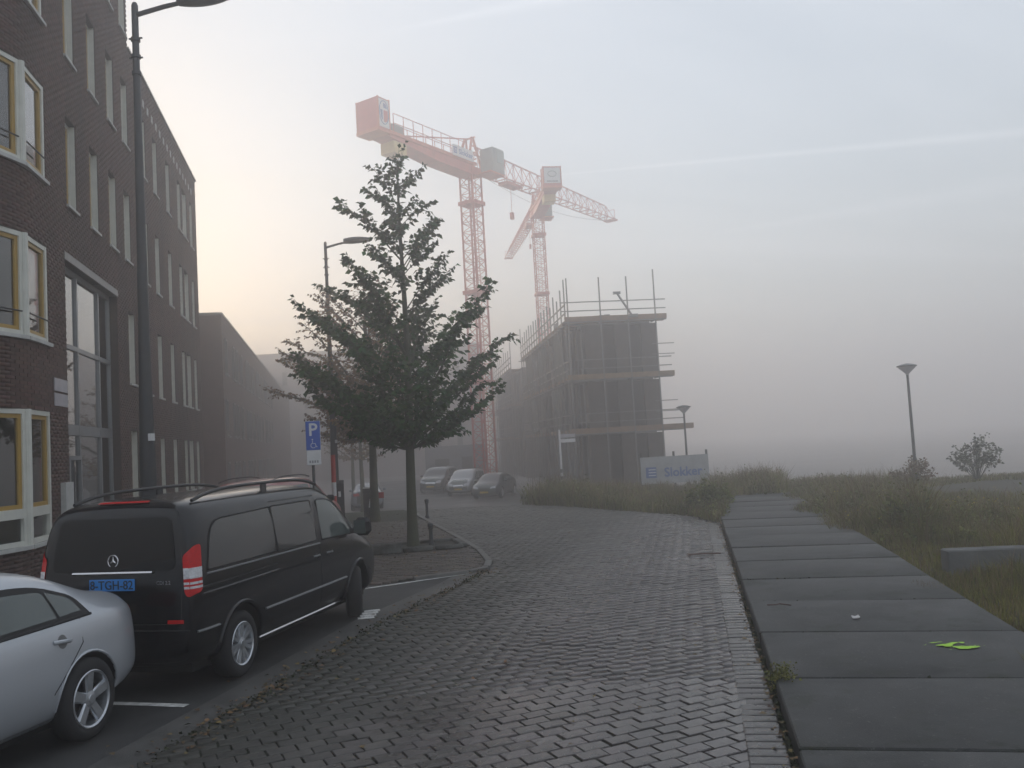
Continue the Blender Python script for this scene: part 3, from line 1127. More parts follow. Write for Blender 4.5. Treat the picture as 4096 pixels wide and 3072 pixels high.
rf.add([(p[0], p[1], WALL_A_TOP - 0.12) for p in q], [(0, 1, 2, 3, 4)])
fpart(rf.build('roof', M_coping, flats))

# ================================================================== LOWER BLOCK FURTHER UP THE STREET
M_brick_far = pmat('far_brick', (0.085, 0.050, 0.042), 0.8, 0.25, 3, bump=0.3, bscale=30)
B2 = FC + FD2 * 25.75
N2 = V2(FD2[1], -FD2[0])
low = empty('brick_block', (B2[0], B2[1], 0), math.atan2(FD2[1], FD2[0]), category='terrace block',
            label='lower brick block fading into the fog behind the tall flats')
LB, HB, DB = 62.0, 8.72, 11.0
# local axes: +x along the street, -y out to the street
MB().box((LB / 2, DB / 2, HB / 2 - 0.62), (LB, DB, HB + 1.16)).build('wall', M_brick_far, low)
MB().box((LB / 2, DB / 2, HB + 0.03), (LB + 0.1, DB + 0.1, 0.10)).build('roof', M_coping, low)
wf = MB()
for fx in (0, 1):
    wf.box((-0.34 + 0.68 * fx + (0.03 if fx == 0 else -0.03), 0, 0.825), (0.06, 0.08, 1.65))
wf.box((0, 0, 1.62), (0.56, 0.08, 0.06)); wf.box((0, 0, 0.03), (0.56, 0.08, 0.06)); wf.box((0, -0.03, -0.03), (0.76, 0.16, 0.05))
M_frame_far = pmat('grey_frame', (0.16, 0.155, 0.15), 0.5, 0.15, 5)  # greyer than the frames of the near flats
wfd = wf.data('window', M_frame_far)
M_pane_dark = pmat('dark_pane', (0.03, 0.034, 0.036), 0.08, 0.2, 2, spec=0.8)
wpd = MB().box((0, 0.015, 0.825), (0.56, 0.02, 1.53)).data('pane', M_pane_dark)
for zr in (6.08, 3.28, 0.45):
    for k in range(14):
        x = 0.9 + k * 2.3 + (0.7 if (k % 3 == 1) else 0) + (0.25 if zr > 5 else 0)
        w = obj('window', wfd, low, loc=(x, -0.03, zr))
        obj('pane', wpd, w)

# ================================================================== PALE BLOCK ACROSS THE END OF THE STREET
M_render = pmat('pale_render', (0.33, 0.29, 0.28), 0.85, 0.12, 1.5)
pale = empty('pale_building', (-24.0, 106, 0), 0.0, category='building', label='pale flat-roofed building closing the street far in the fog')
MB().box((5.0, 5, 6.6), (30, 10, 15.6)).build('wall', M_render, pale)
MB().box((5.0, 5, 14.48), (30.3, 10.3, 0.14)).build('roof', M_coping, pale)
for zr in (10.6, 7.6, 4.8, 2.0):
    for k in range(10):
        w = obj('window', wfd, pale, loc=(-6 + k * 2.6, -0.03, zr))
        obj('pane', wpd, w)

# ================================================================== VEHICLES
def car_paint(name, col, metal=0.0, rough=0.3, flake=0.06, coat=0.8, spec=0.5):
    m = pmat(name, col, rough, flake, 900.0, metal=metal, spec=spec, coat=coat, detail=1)
    return m


M_glass_car = pmat('car_glass', (0.075, 0.092, 0.088), 0.05, 0.15, 1.5, spec=0.7)
M_glass_van = pmat('privacy_glass', (0.014, 0.016, 0.016), 0.04, 0.15, 1.5, spec=1.0)
M_glass_rear = pmat('rear_privacy_glass', (0.006, 0.006, 0.007), 0.06, 0.15, 1.5, spec=0.25)
M_rubber = pmat('black_rubber', (0.012, 0.012, 0.013), 0.75, 0.3, 20)
M_tyre = pmat('tyre', (0.016, 0.016, 0.017), 0.85, 0.3, 30, bump=0.3)
M_alloy = pmat('alloy', (0.50, 0.52, 0.55), 0.32, 0.12, 12, metal=0.85)
M_chrome = pmat('chrome', (0.62, 0.62, 0.63), 0.12, 0.05, 8, metal=1.0)
M_trimgrey = pmat('satin_trim', (0.16, 0.165, 0.17), 0.3, 0.1, 8, metal=0.6)
M_red = pmat('red_lens', (0.50, 0.004, 0.006), 0.15, 0.15, 40, spec=0.35)
M_clear = pmat('clear_lens', (0.52, 0.53, 0.55), 0.15, 0.25, 40, spec=0.8, coat=0.6)
M_plate_blue = pmat('blue_plate', (0.03, 0.22, 0.60), 0.4, 0.08, 6)
M_plate_yellow = pmat('yellow_plate', (0.62, 0.42, 0.03), 0.4, 0.08, 6)
M_black = pmat('black_ink', (0.012, 0.012, 0.016), 0.5, 0.2, 10)
M_under = pmat('underbody', (0.008, 0.008, 0.008), 0.9, 0.3, 5)


def round_poly(pts, r, n=4):
    """2d polygon with rounded corners; r may be a list"""
    out = []
    m = len(pts)
    for i in range(m):
        p0, p1, p2 = (np.array(pts[(i + k - 1) % m], float) for k in range(3))
        ri = r[i] if isinstance(r, (list, tuple)) else r
        if ri <= 0:
            out.append(tuple(p1)); continue
        a, b = p0 - p1, p2 - p1
        la, lb = np.linalg.norm(a), np.linalg.norm(b)
        q = min(ri, la * 0.48, lb * 0.48)
        s, e = p1 + a / la * q, p1 + b / lb * q
        for k in range(n + 1):
            t = k / n
            out.append(tuple(s * (1 - t) ** 2 + p1 * 2 * t * (1 - t) + e * t * t))
    return out


def panel(bvh, poly, basis, off=0.004, step=0.06, mirror=False):
    """thin skin that hugs a body: polygon in (s,t), cast along D onto the body; returns MB"""
    O, S, T_, D = (Vector(b) for b in basis)
    D = D.normalized()
    P = [Vector((p[0], p[1])) for p in poly]
    xs = [p.x for p in P]; ys = [p.y for p in P]
    # resample the outline
    R = []
    for i in range(len(P)):
        a, b = P[i], P[(i + 1) % len(P)]
        k = max(1, int((b - a).length / step))
        for j in range(k):
            R.append(a + (b - a) * (j / k))
    n = len(R)
    grid = []
    gx = np.arange(min(xs) + step / 2, max(xs), step); gy = np.arange(min(ys) + step / 2, max(ys), step)
    if len(gx) and len(gy):
        G = np.array([(x, y) for x in gx for y in gy])
        ok = inside([(p.x, p.y) for p in R], G)
        for g in G[ok]:
            if min((Vector(g) - r).length for r in R) > step * 0.45:
                grid.append(Vector(g))
    vs, es, fs, *_ = delaunay_2d_cdt(R + grid, [], [list(range(n))], 1, 1e-6)
    V = []
    for v in vs:
        o = O + S * v.x + T_ * v.y
        h, nn, i, d = bvh.ray_cast(o, D)
        if h is None:
            h, nn, i, d = bvh.find_nearest(o + D * 1.0)
        if nn.dot(D) > 0:
            nn = -nn
        V.append(h + nn * off)
    mb = MB()
    mb.add([tuple(p) for p in V], [tuple(f) for f in fs])
    return mb


def on_body(bvh, pts, basis, off=0.0):
    O, S, T_, D = (Vector(b) for b in basis)
    out = []
    for p in pts:
        o = O + S * p[0] + T_ * p[1]
        h, nn, i, d = bvh.ray_cast(o, D.normalized())
        if h is None:
            h, nn, i, d = bvh.find_nearest(o + D)
        if nn.dot(D) > 0:
            nn = -nn
        out.append(h + nn * off)
    return out


def seg(a, b, n):
    return [(a[0] + (b[0] - a[0]) * k / n, a[1] + (b[1] - a[1]) * k / n) for k in range(n + 1)]


def loft(stations, ring, lean=None, level=2):
    """half-body control cage mirrored and subdivided -> bmesh"""
    bm = bmesh.new()
    grid = []
    for st in stations:
        row = []
        for k, (y, z) in enumerate(ring(st)):
            x = st[0] + (lean(st[0], z) if lean else 0.0)
            row.append([bm.verts.new((x, y, z)), None])
            if abs(y) < 1e-6:
                row[-1][1] = row[-1][0]
            else:
                row[-1][1] = bm.verts.new((x, -y, z))
        grid.append(row)
    for a, b in zip(grid[:-1], grid[1:]):
        for i in range(len(a) - 1):
            for s_ in (0, 1):
                q = [a[i][s_], b[i][s_], b[i + 1][s_], a[i + 1][s_]]
                if s_ == 1:
                    q = q[::-1]
                try:
                    bm.faces.new(q)
                except ValueError:
                    pass
    for row, flip in ((grid[0], False), (grid[-1], True)):
        n = len(row)
        prevc = row[0][0]
        for i in range(1, n - 1):
            last = i == n - 2
            c = row[n - 1][0] if last else bm.verts.new((row[i][0].co.x, 0, (row[i][0].co.z + row[i + 1][0].co.z) / 2 if False else row[i][0].co.z))
            for s_ in (0, 1):
                if i == 1:
                    q = [row[0][0], row[1][s_], c] if False else None
                lo0 = prevc if i > 1 else row[0][0]
                if i == 1:
                    poly = [row[0][0], row[1][s_], c] if not last else [row[0][0], row[1][s_], c]
                else:
                    poly = [prevc, row[i - 1][s_], row[i][s_], c]
                if last:
                    poly2 = [prevc if i > 1 else row[0][0], row[i - 1][s_], row[i][s_], row[n - 1][0]]
                    poly = poly2
                poly = [p for j, p in enumerate(poly) if p not in poly[:j]]
                try:
                    bm.faces.new(poly)
                except ValueError:
                    pass
            prevc = c
    bmesh.ops.recalc_face_normals(bm, faces=bm.faces[:])
    me = bpy.data.meshes.new('cage')
    bm.to_mesh(me); bm.free()
    o = bpy.data.objects.new('cage', me)
    COL.objects.link(o)
    md = o.modifiers.new('s', 'SUBSURF'); md.levels = level; md.render_levels = level
    dg = bpy.context.evaluated_depsgraph_get()
    out = bpy.data.meshes.new_from_object(o.evaluated_get(dg))
    bpy.data.objects.remove(o); bpy.data.meshes.remove(me)
    return out


def cut_arches(me, axles, R, W, inner):
    o = bpy.data.objects.new('bodycut', me)
    COL.objects.link(o)
    cutters = []
    for ax, zc in axles:
        for s_ in (-1, 1):
            mb = MB()
            mb.lathe([(R, inner), (R, W + 0.2)], (ax, 0, zc), 36, axis='Y')
            if s_ < 0:
                mb.v = [(x, -y, z) for x, y, z in mb.v]
            c = mb.build('cutter', M_under)
            cutters.append(c)
            md = o.modifiers.new('b', 'BOOLEAN'); md.operation = 'DIFFERENCE'; md.object = c; md.solver = 'EXACT'
    bpy.context.view_layer.update()
    dg = bpy.context.evaluated_depsgraph_get()
    out = bpy.data.meshes.new_from_object(o.evaluated_get(dg))
    bpy.data.objects.remove(o)
    for c in cutters:
        m = c.data
        bpy.data.objects.remove(c); bpy.data.meshes.remove(m)
    return out


def finish_body(me, paint, axles, R, zlow=0.0):
    me.materials.clear()
    me.materials.append(paint)
    me.materials.append(M_under)
    for p in me.polygons:
        p.use_smooth = True
        c = p.center
        p.material_index = 0
        for ax, zc in axles:
            d = math.hypot(c.x - ax, c.z - zc)
            if d < R + 0.004 and (abs(d - R) < 0.02 and abs(p.normal.y) < 0.5 or abs(p.normal.y) > 0.9 and d < R - 0.01 and abs(c.y) < 0.72):
                p.material_index = 1
        if c.z < zlow:
            p.material_index = 1
    try:
        me.set_sharp_from_angle(angle=math.radians(48))
    except Exception:
        pass
    return me


def wheel_data(R, rimR, width, spokes, double=False):
    """meshes with the axle along y, outer face towards -y"""
    w = width / 2
    ty = MB().lathe([(rimR - 0.005, -w + 0.012), (rimR + 0.012, -w), (R - 0.045, -w - 0.004), (R - 0.014, -w + 0.018), (R, -w + 0.045), (R, w - 0.045),
                     (R - 0.014, w - 0.018), (rimR + 0.012, w), (rimR - 0.005, w - 0.012)], n=40, axis='Y', close=False)
    tyre = ty.data('tyre', M_tyre, True)
    rm = MB().lathe([(rimR, -w + 0.004), (rimR - 0.008, -w - 0.002), (rimR - 0.022, -w + 0.008), (rimR - 0.03, -w + 0.05), (rimR - 0.05, w - 0.02)], n=40, axis='Y', close=False)
    hubr = 0.062
    for k in range(spokes):
        angs = [2 * PI * k / spokes + PI / 2]
        if double:
            angs = [angs[0] - 0.17, angs[0] + 0.17]
        for a in angs:
            d = Vector((math.cos(a), 0, math.sin(a))); t = Vector((-math.sin(a), 0, math.cos(a)))
            wi, wo = (0.040, 0.052) if not double else (0.020, 0.024)
            y0, y1 = -w + 0.014, -w + 0.010
            pts = [d * (hubr * 0.6) + t * wi / 1.4, d * (rimR - 0.015) + t * wo / 1.4, d * (rimR - 0.015) - t * wo / 1.4, d * (hubr * 0.6) - t * wi / 1.4]
            top = [p + Vector((0, y0 + (0.006 if i in (0, 3) else -0.006), 0)) for i, p in enumerate(pts)]
            mid = [p + (t * (wi * 0.3 if i in (0, 1) else -wi * 0.3)) + Vector((0, y0 + 0.02, 0)) for i, p in enumerate(pts)]
            bot = [p + Vector((0, y0 + 0.055, 0)) for p in pts]
            b = len(rm.v)
            rm.v += [tuple(p) for p in top + mid + bot]
            rm.f += [(b, b + 1, b + 2, b + 3)]
            for r0 in (0, 4):
                for i in range(4):
                    j = (i + 1) % 4
                    rm.f.append((b + r0 + i, b + r0 + 4 + i, b + r0 + 4 + j, b + r0 + j))
    rm.lathe([(0.001, -w + 0.004), (0.03, -w + 0.004), (0.034, -w + 0.010), (hubr, -w + 0.016), (hubr + 0.012, -w + 0.05)], n=20, axis='Y', close=False)
    rim = rm.data('rim', M_alloy)
    bm = bmesh.new(); bm.from_mesh(rim); bmesh.ops.recalc_face_normals(bm, faces=bm.faces[:]); bm.to_mesh(rim); bm.free()
    dk = MB().lathe([(0.001, -w + 0.075), (rimR * 0.68, -w + 0.075), (rimR * 0.68, -w + 0.10), (0.001, -w + 0.10)], n=28, axis='Y', close=False)
    dk.lathe([(rimR - 0.052, w - 0.03), (0.001, w - 0.03)], n=28, axis='Y', close=False)
    disc = dk.data('brake_disc', M_under)
    return tyre, rim, disc


def add_wheels(root, wd, axles, track, R, steer=0.0):
    for ax, zc in axles:
        for s_ in (-1, 1):
            e = empty('wheel', (ax, s_ * track, R), 0.0 if s_ < 0 else PI, parent=root)
            if ax > 1 and steer:
                e.rotation_euler[2] += steer
            obj('tyre', wd[0], e); obj('rim', wd[1], e); obj('brake_disc', wd[2], e)


def side_basis(s_, W=2.0):
    """(x,z) drawing cast onto the side of the body; s_=-1 right side, +1 left side"""
    return ((0, s_ * W, 0), (1, 0, 0), (0, 0, 1), (0, -s_, 0))


REAR = ((-3, 0, 0), (0, 1, 0), (0, 0, 1), (1, 0, 0))
FRONT = ((6, 0, 0), (0, 1, 0), (0, 0, 1), (-1, 0, 0))


def bvh_of(me):
    return BVHTree.FromPolygons([v.co.copy() for v in me.vertices], [tuple(p.vertices) for p in me.polygons])


def seam(bvh, pts, basis, root, r=0.0045):
    MB().tube(on_body(bvh, pts, basis, 0.0005), r, 5).build('panel_gap', M_rubber, root)


# ------------------------------------------------------------------ van / people-carrier shapes
def van_ring(st):
    x, W, zb, zbelt, zt = st
    h = zt - zbelt
    return [(0, zb), (0.80 * W, zb), (0.955 * W, zb + 0.07), (W, 0.56), (W, 0.86 if zbelt > 0.95 else zbelt * 0.9), (0.985 * W, zbelt), (0.925 * W, zbelt + 0.62 * h),
            (0.845 * W, zbelt + 0.905 * h), (0.64 * W, zbelt + 0.985 * h), (0, zt)]


VAN_ST = [(-0.86, 0.85, 0.36, 1.12, 1.70), (-0.845, 0.895, 0.31, 1.13, 1.80), (-0.75, 0.925, 0.27, 1.14, 1.855), (-0.42, 0.94, 0.25, 1.14, 1.875), (0.2, 0.945, 0.24, 1.14, 1.885),
          (1.0, 0.945, 0.24, 1.14, 1.885), (1.8, 0.945, 0.24, 1.13, 1.875), (2.25, 0.945, 0.24, 1.12, 1.85), (2.55, 0.94, 0.24, 1.115, 1.76), (2.9, 0.94, 0.24, 1.10, 1.52),
          (3.2, 0.93, 0.24, 1.07, 1.28), (3.42, 0.92, 0.24, 1.00, 1.13), (3.7, 0.90, 0.25, 0.92, 1.05), (3.95, 0.85, 0.26, 0.80, 0.93), (4.08, 0.76, 0.28, 0.62, 0.74), (4.12, 0.66, 0.32, 0.54, 0.62)]


def van_lean(x, z):
    return 0.13 * max(0.0, (z - 0.95)) ** 1.5 if x < -0.7 else 0.0


def build_van():
    axles = [(0.0, 0.335), (3.16, 0.335)]
    R = 0.335
    root = empty('passenger_van', category='van', label='black passenger van with blue number plate and red tail lights')
    raw = loft(VAN_ST, van_ring, van_lean)
    bvh = bvh_of(raw)
    paint = car_paint('black_paint', (0.0035, 0.004, 0.006), rough=0.2, coat=0.25, spec=0.35)
    body = finish_body(cut_arches(raw, axles, 0.405, 0.95, 0.62), paint, axles, 0.405)
    obj('body', body, root)
    add_wheels(root, wheel_data(R, 0.222, 0.22, 7, True), axles, 0.82, R, steer=0.45)
    for s_ in (-1, 1):
        B = side_basis(s_)
        q1 = round_poly([(-0.60, 1.17), (0.80, 1.17), (0.78, 1.66), (-0.46, 1.63)], [0.03, 0.02, 0.02, 0.22], 6)
        q2 = round_poly([(0.835, 1.17), (1.86, 1.165), (1.83, 1.66), (0.815, 1.665)], 0.03)
        q3 = round_poly([(2.00, 1.16), (3.02, 1.145), (2.60, 1.56), (2.32, 1.645), (2.00, 1.655)], [0.03, 0.02, 0.15, 0.1, 0.05])
        q4 = round_poly([(3.07, 1.14), (3.33, 1.10), (2.86, 1.40)], 0.02)
        for q, m in ((q1, M_glass_van), (q2, M_glass_van), (q3, M_glass_car), (q4, M_glass_car)):
            panel(bvh, q, B, 0.005, 0.09).build('window', m, root, smooth=True)
        for q in (q1, q2, q3):
            MB().tube(on_body(bvh, q + q[:1], B, 0.004), 0.009, 5, cap=False).build('window_seal', M_rubber, root)
        # bright belt line under the glass, rub strip, sill strip
        MB().tube(on_body(bvh, seg((-0.62, 1.135), (1.93, 1.125), 16), B, 0.004), 0.011, 6).build('belt_moulding', M_trimgrey, root)
        MB().tube(on_body(bvh, seg((0.47, 0.60), (2.68, 0.60), 16), B, 0.008), 0.019, 6, flat=0.7).build('rub_strip', M_trimgrey, root)
        MB().tube(on_body(bvh, seg((-0.80, 0.62), (-0.46, 0.62), 6), B, 0.008), 0.019, 6, flat=0.7).build('rub_strip', M_trimgrey, root)
        MB().tube(on_body(bvh, seg((0.46, 0.30), (2.70, 0.30), 12), B, 0.006), 0.015, 6).build('sill_strip', M_chrome, root)
        # pressed swage line
        MB().tube(on_body(bvh, seg((-0.70, 0.955), (0.82, 0.965), 12) , B, -0.004), 0.014, 6).build('swage_line', paint, root)
        # arch flares
        for ax, zc in axles:
            arc = [(ax + 0.425 * math.cos(t), zc + 0.425 * math.sin(t)) for t in np.linspace(-0.12, PI + 0.12, 22)]
            MB().tube(on_body(bvh, arc, B, 0.0), 0.024, 6).build('arch_flare', paint, root, smooth=True)
        seam(bvh, [(0.81, 0.30)] + seg((0.81, 0.30), (0.80, 1.72), 12), B, root)
        seam(bvh, seg((1.93, 0.30), (1.93, 1.72), 12), B, root)
        seam(bvh, [(2.98, 1.10)] + seg((2.98, 1.08), (2.72, 0.55), 8) + [(2.70, 0.32)], B, root)
        seam(bvh, seg((-0.72, 1.02), (0.80, 1.035), 10), B, root, 0.008)
        seam(bvh, seg((0.80, 1.715), (2.0, 1.71), 8), B, root)
        for hx in (1.72, 2.10):
            p = on_body(bvh, [(hx, 0.985), (hx + 0.05, 0.987), (hx + 0.13, 0.987), (hx + 0.18, 0.985)], B)
            y = Vector((0, s_, 0))
            MB().tube([p[0], p[1] + y * 0.028, p[2] + y * 0.028, p[3]], 0.013, 6).build('door_handle', M_trimgrey, root, smooth=True)
            c = (p[1] + p[2]) / 2
            MB().lathe([(0.001, 0.0), (0.035, 0.0), (0.04, 0.006)], (c.x, c.y - (0.004 if s_ > 0 else 0.002), c.z - 0.01), 14, axis='Y', close=False).build('handle_cup', M_rubber, root)
        # mirror
        mb = MB()
        bx = Vector((2.98, s_ * 1.085, 1.22))
        mir = bpy.data.meshes.new('m')
        mo = MB().box((0, 0, 0), (0.16, 0.25, 0.235), bev=0.055).build('mirror', M_rubber, root, smooth=True)
        mo.location = bx
        mo.rotation_euler = (0, 0, s_ * 0.15)
        g = MB().box((-0.083, 0, 0.0), (0.008, 0.19, 0.175), bev=0.003).build('mirror_glass', M_glass_car, mo)
        MB().tube([(2.96, s_ * 0.90, 1.16), (2.98, s_ * 1.0, 1.19)], 0.035, 8).build('mirror_arm', M_rubber, root)
        # roof rail
        pts = []
        for k in range(17):
            t = k / 16
            x = -0.52 + 2.85 * t
            z = 1.835 + 0.095 * (1 - abs(2 * t - 1) ** 4.0)
            pts.append((x, s_ * 0.70, z))
        MB().tube(pts, 0.019, 7).build('roof_rail', M_dark, root, smooth=True)
        for x in (0.95,):
            MB().box((x, s_ * 0.70, 1.865), (0.12, 0.03, 0.10), bev=0.008).build('rail_foot', M_dark, root)
        # tail lamp: wraps the rear corner
        ob = ((-2.2, s_ * 1.9, 0), (0.62, s_ * 0.78 * -1 * -1 * 0 + 0.0, 0), (0, 0, 1), (0.72, -s_ * 0.69, 0))
        dirv = Vector((0.72, -s_ * 0.69, 0)).normalized()
        tang = Vector((dirv.y, -dirv.x, 0)) * (-1 if s_ < 0 else 1)
        tang = Vector((-abs(dirv.y), -s_ * abs(dirv.x), 0)).normalized()      # from the flank towards the tailgate
        O = Vector((-0.80, s_ * 0.86, 0)) - dirv * 2.0
        TB = (O, tang, (0, 0, 1), dirv)
        lamp = panel(bvh, round_poly([(-0.100, 0.99), (0.045, 0.945), (0.070, 1.0), (0.070, 1.33), (-0.02, 1.415), (-0.105, 1.43)], 0.035), TB, 0.010, 0.05).build('tail_lamp', M_red, root, smooth=True)
        for z0, z1, m in ((1.115, 1.215, M_clear), (1.062, 1.085, M_clear), (1.022, 1.045, M_clear)):
            panel(bvh, [(-0.099, z0), (0.068, z0), (0.068, z1), (-0.101, z1)], TB, 0.014, 0.05).build('reversing_lens', m, lamp)
        panel(bvh, round_poly([(s_ * 0.62, 0.705), (s_ * 0.80, 0.705), (s_ * 0.80, 0.74), (s_ * 0.62, 0.74)], 0.008), REAR, 0.006, 0.06).build('reflector', M_red, root)
        # headlamp
        fb = ((5.5, s_ * 1.7, 0), (-0.5, s_ * 0.0 + 0.0, 0), (0, 0, 1), (-0.75, -s_ * 0.5, 0))
        panel(bvh, round_poly([(s_ * 0.42, 0.70), (s_ * 0.78, 0.78), (s_ * 0.80, 0.93), (s_ * 0.46, 0.84)], 0.03), FRONT, 0.006, 0.06).build('headlamp', M_clear, root)
    # tailgate
    panel(bvh, round_poly([(-0.72, 1.20), (0.72, 1.20), (0.64, 1.70), (-0.64, 1.70)], 0.09, 5), REAR, 0.006, 0.10).build('rear_window', M_glass_rear, root, smooth=True)
    tg = round_poly([(-0.77, 0.70), (0.77, 0.70), (0.79, 1.2), (0.70, 1.76), (-0.70, 1.76), (-0.79, 1.2)], 0.07)
    seam(bvh, tg + tg[:1], REAR, root, 0.005)
    panel(bvh, round_poly([(-0.30, 1.762), (0.30, 1.762), (0.29, 1.782), (-0.29, 1.782)], 0.01), ((-3, 0, 0.35), (0, 1, 0), (0, 0, 1), (1, 0, -0.12)), 0.012, 0.08).build('brake_lamp', M_red, root)
    pz = 1.185
    p = on_body(bvh, seg((-0.46, pz - 0.0), (0.46, pz), 12), REAR, 0.010)
    MB().tube([(a.x, a.y, a.z) for a in p], 0.017, 6).build('chrome_bar', M_chrome, root, smooth=True)
    c = on_body(bvh, [(0.0, 1.075)], REAR)[0]
    pl = MB().box((c.x - 0.012, 0, 1.075), (0.012, 0.52, 0.112), bev=0.004).build('number_plate', M_plate_blue, root)
    tx = obj('plate_text', text_data('plate_text', '8-TGH-82', 0.118, M_black, 0.0015, bold=0.001), pl, loc=(c.x - 0.0195, 0, 1.072), rot=(PI / 2, 0, -PI / 2))
    # star badge
    c = on_body(bvh, [(0.0, 1.30)], REAR, 0.006)[0]
    em = MB()
    em.tube([(c.x, 0.058 * math.cos(t), c.z + 0.058 * math.sin(t)) for t in np.linspace(0, 2 * PI, 25)], 0.006, 6, cap=False)
    for k in range(3):
        a = PI / 2 + k * 2 * PI / 3
        tip = Vector((c.x, 0.056 * math.cos(a), c.z + 0.056 * math.sin(a)))
        l = Vector((c.x, 0.013 * math.cos(a + 1.05), c.z + 0.013 * math.sin(a + 1.05))); r = Vector((c.x, 0.013 * math.cos(a - 1.05), c.z + 0.013 * math.sin(a - 1.05)))
        cc = Vector((c.x - 0.008, 0, c.z))
        em.add([tuple(l), tuple(tip), tuple(r), tuple(cc)], [(0, 1, 3), (1, 2, 3), (2, 0, 3)])
    em.build('star_badge', M_chrome, root)
    bd = obj('model_lettering', text_data('model_lettering', 'CDI 2.2', 0.05, M_chrome, 0.002), root, loc=(on_body(bvh, [(-0.60, 1.085)], REAR, 0.004)[0].x, -0.58, 1.085), rot=(PI / 2, 0, -PI / 2))
    # bumper step line, grille, windscreen
    seam(bvh, seg((-0.86, 0.64), (0.86, 0.64), 20), REAR, root, 0.006)
    panel(bvh, round_poly([(-0.40, 0.62), (0.40, 0.62), (0.44, 0.84), (-0.44, 0.84)], 0.05), FRONT, 0.006, 0.08).build('grille', M_dark, root)
    WS = ((4.6, 0, 3.1), (0, 1, 0), (-0.62, 0, 0.78), (-0.78, 0, -0.62))
    panel(bvh, round_poly([(-0.72, -1.28), (0.72, -1.28), (0.62, -0.42), (-0.62, -0.42)], 0.08), WS, 0.005, 0.1).build('windscreen', M_glass_car, root, smooth=True)
    MB().box((1.6, 0, 0.26), (4.4, 1.4, 0.14)).build('underbody', M_under, root)
    return root


# ------------------------------------------------------------------ saloon car
def sedan_ring(st):
    x, W, zb, zbelt, zt = st
    h = zt - zbelt
    return [(0, zb), (0.80 * W, zb), (0.94 * W, zb + 0.09), (W, 0.46), (0.995 * W, 0.66 if zbelt > 0.75 else zbelt * 0.88), (0.955 * W, zbelt - 0.02), (0.90 * W, zbelt + 0.10 * h + 0.01),
            (0.80 * W, zbelt + 0.62 * h), (0.68 * W, zbelt + 0.91 * h), (0.46 * W, zbelt + 0.985 * h), (0, zt)]


SEDAN_ST = [(-0.83, 0.66, 0.40, 0.80, 0.92), (-0.81, 0.74, 0.33, 0.90, 1.04), (-0.71, 0.82, 0.28, 0.975, 1.11), (-0.50, 0.865, 0.24, 0.99, 1.135), (-0.26, 0.88, 0.21, 0.995, 1.19),
            (0.0, 0.885, 0.20, 0.985, 1.31), (0.32, 0.885, 0.19, 0.975, 1.425), (0.75, 0.885, 0.19, 0.96, 1.49), (1.2, 0.885, 0.19, 0.945, 1.50), (1.65, 0.885, 0.19, 0.935, 1.475),
            (2.0, 0.885, 0.19, 0.93, 1.38), (2.35, 0.885, 0.19, 0.925, 1.19), (2.62, 0.88, 0.2, 0.915, 1.035), (2.95, 0.86, 0.2, 0.87, 0.955), (3.25, 0.82, 0.21, 0.80, 0.875),
            (3.45, 0.74, 0.23, 0.68, 0.75), (3.52, 0.62, 0.27, 0.58, 0.63)]


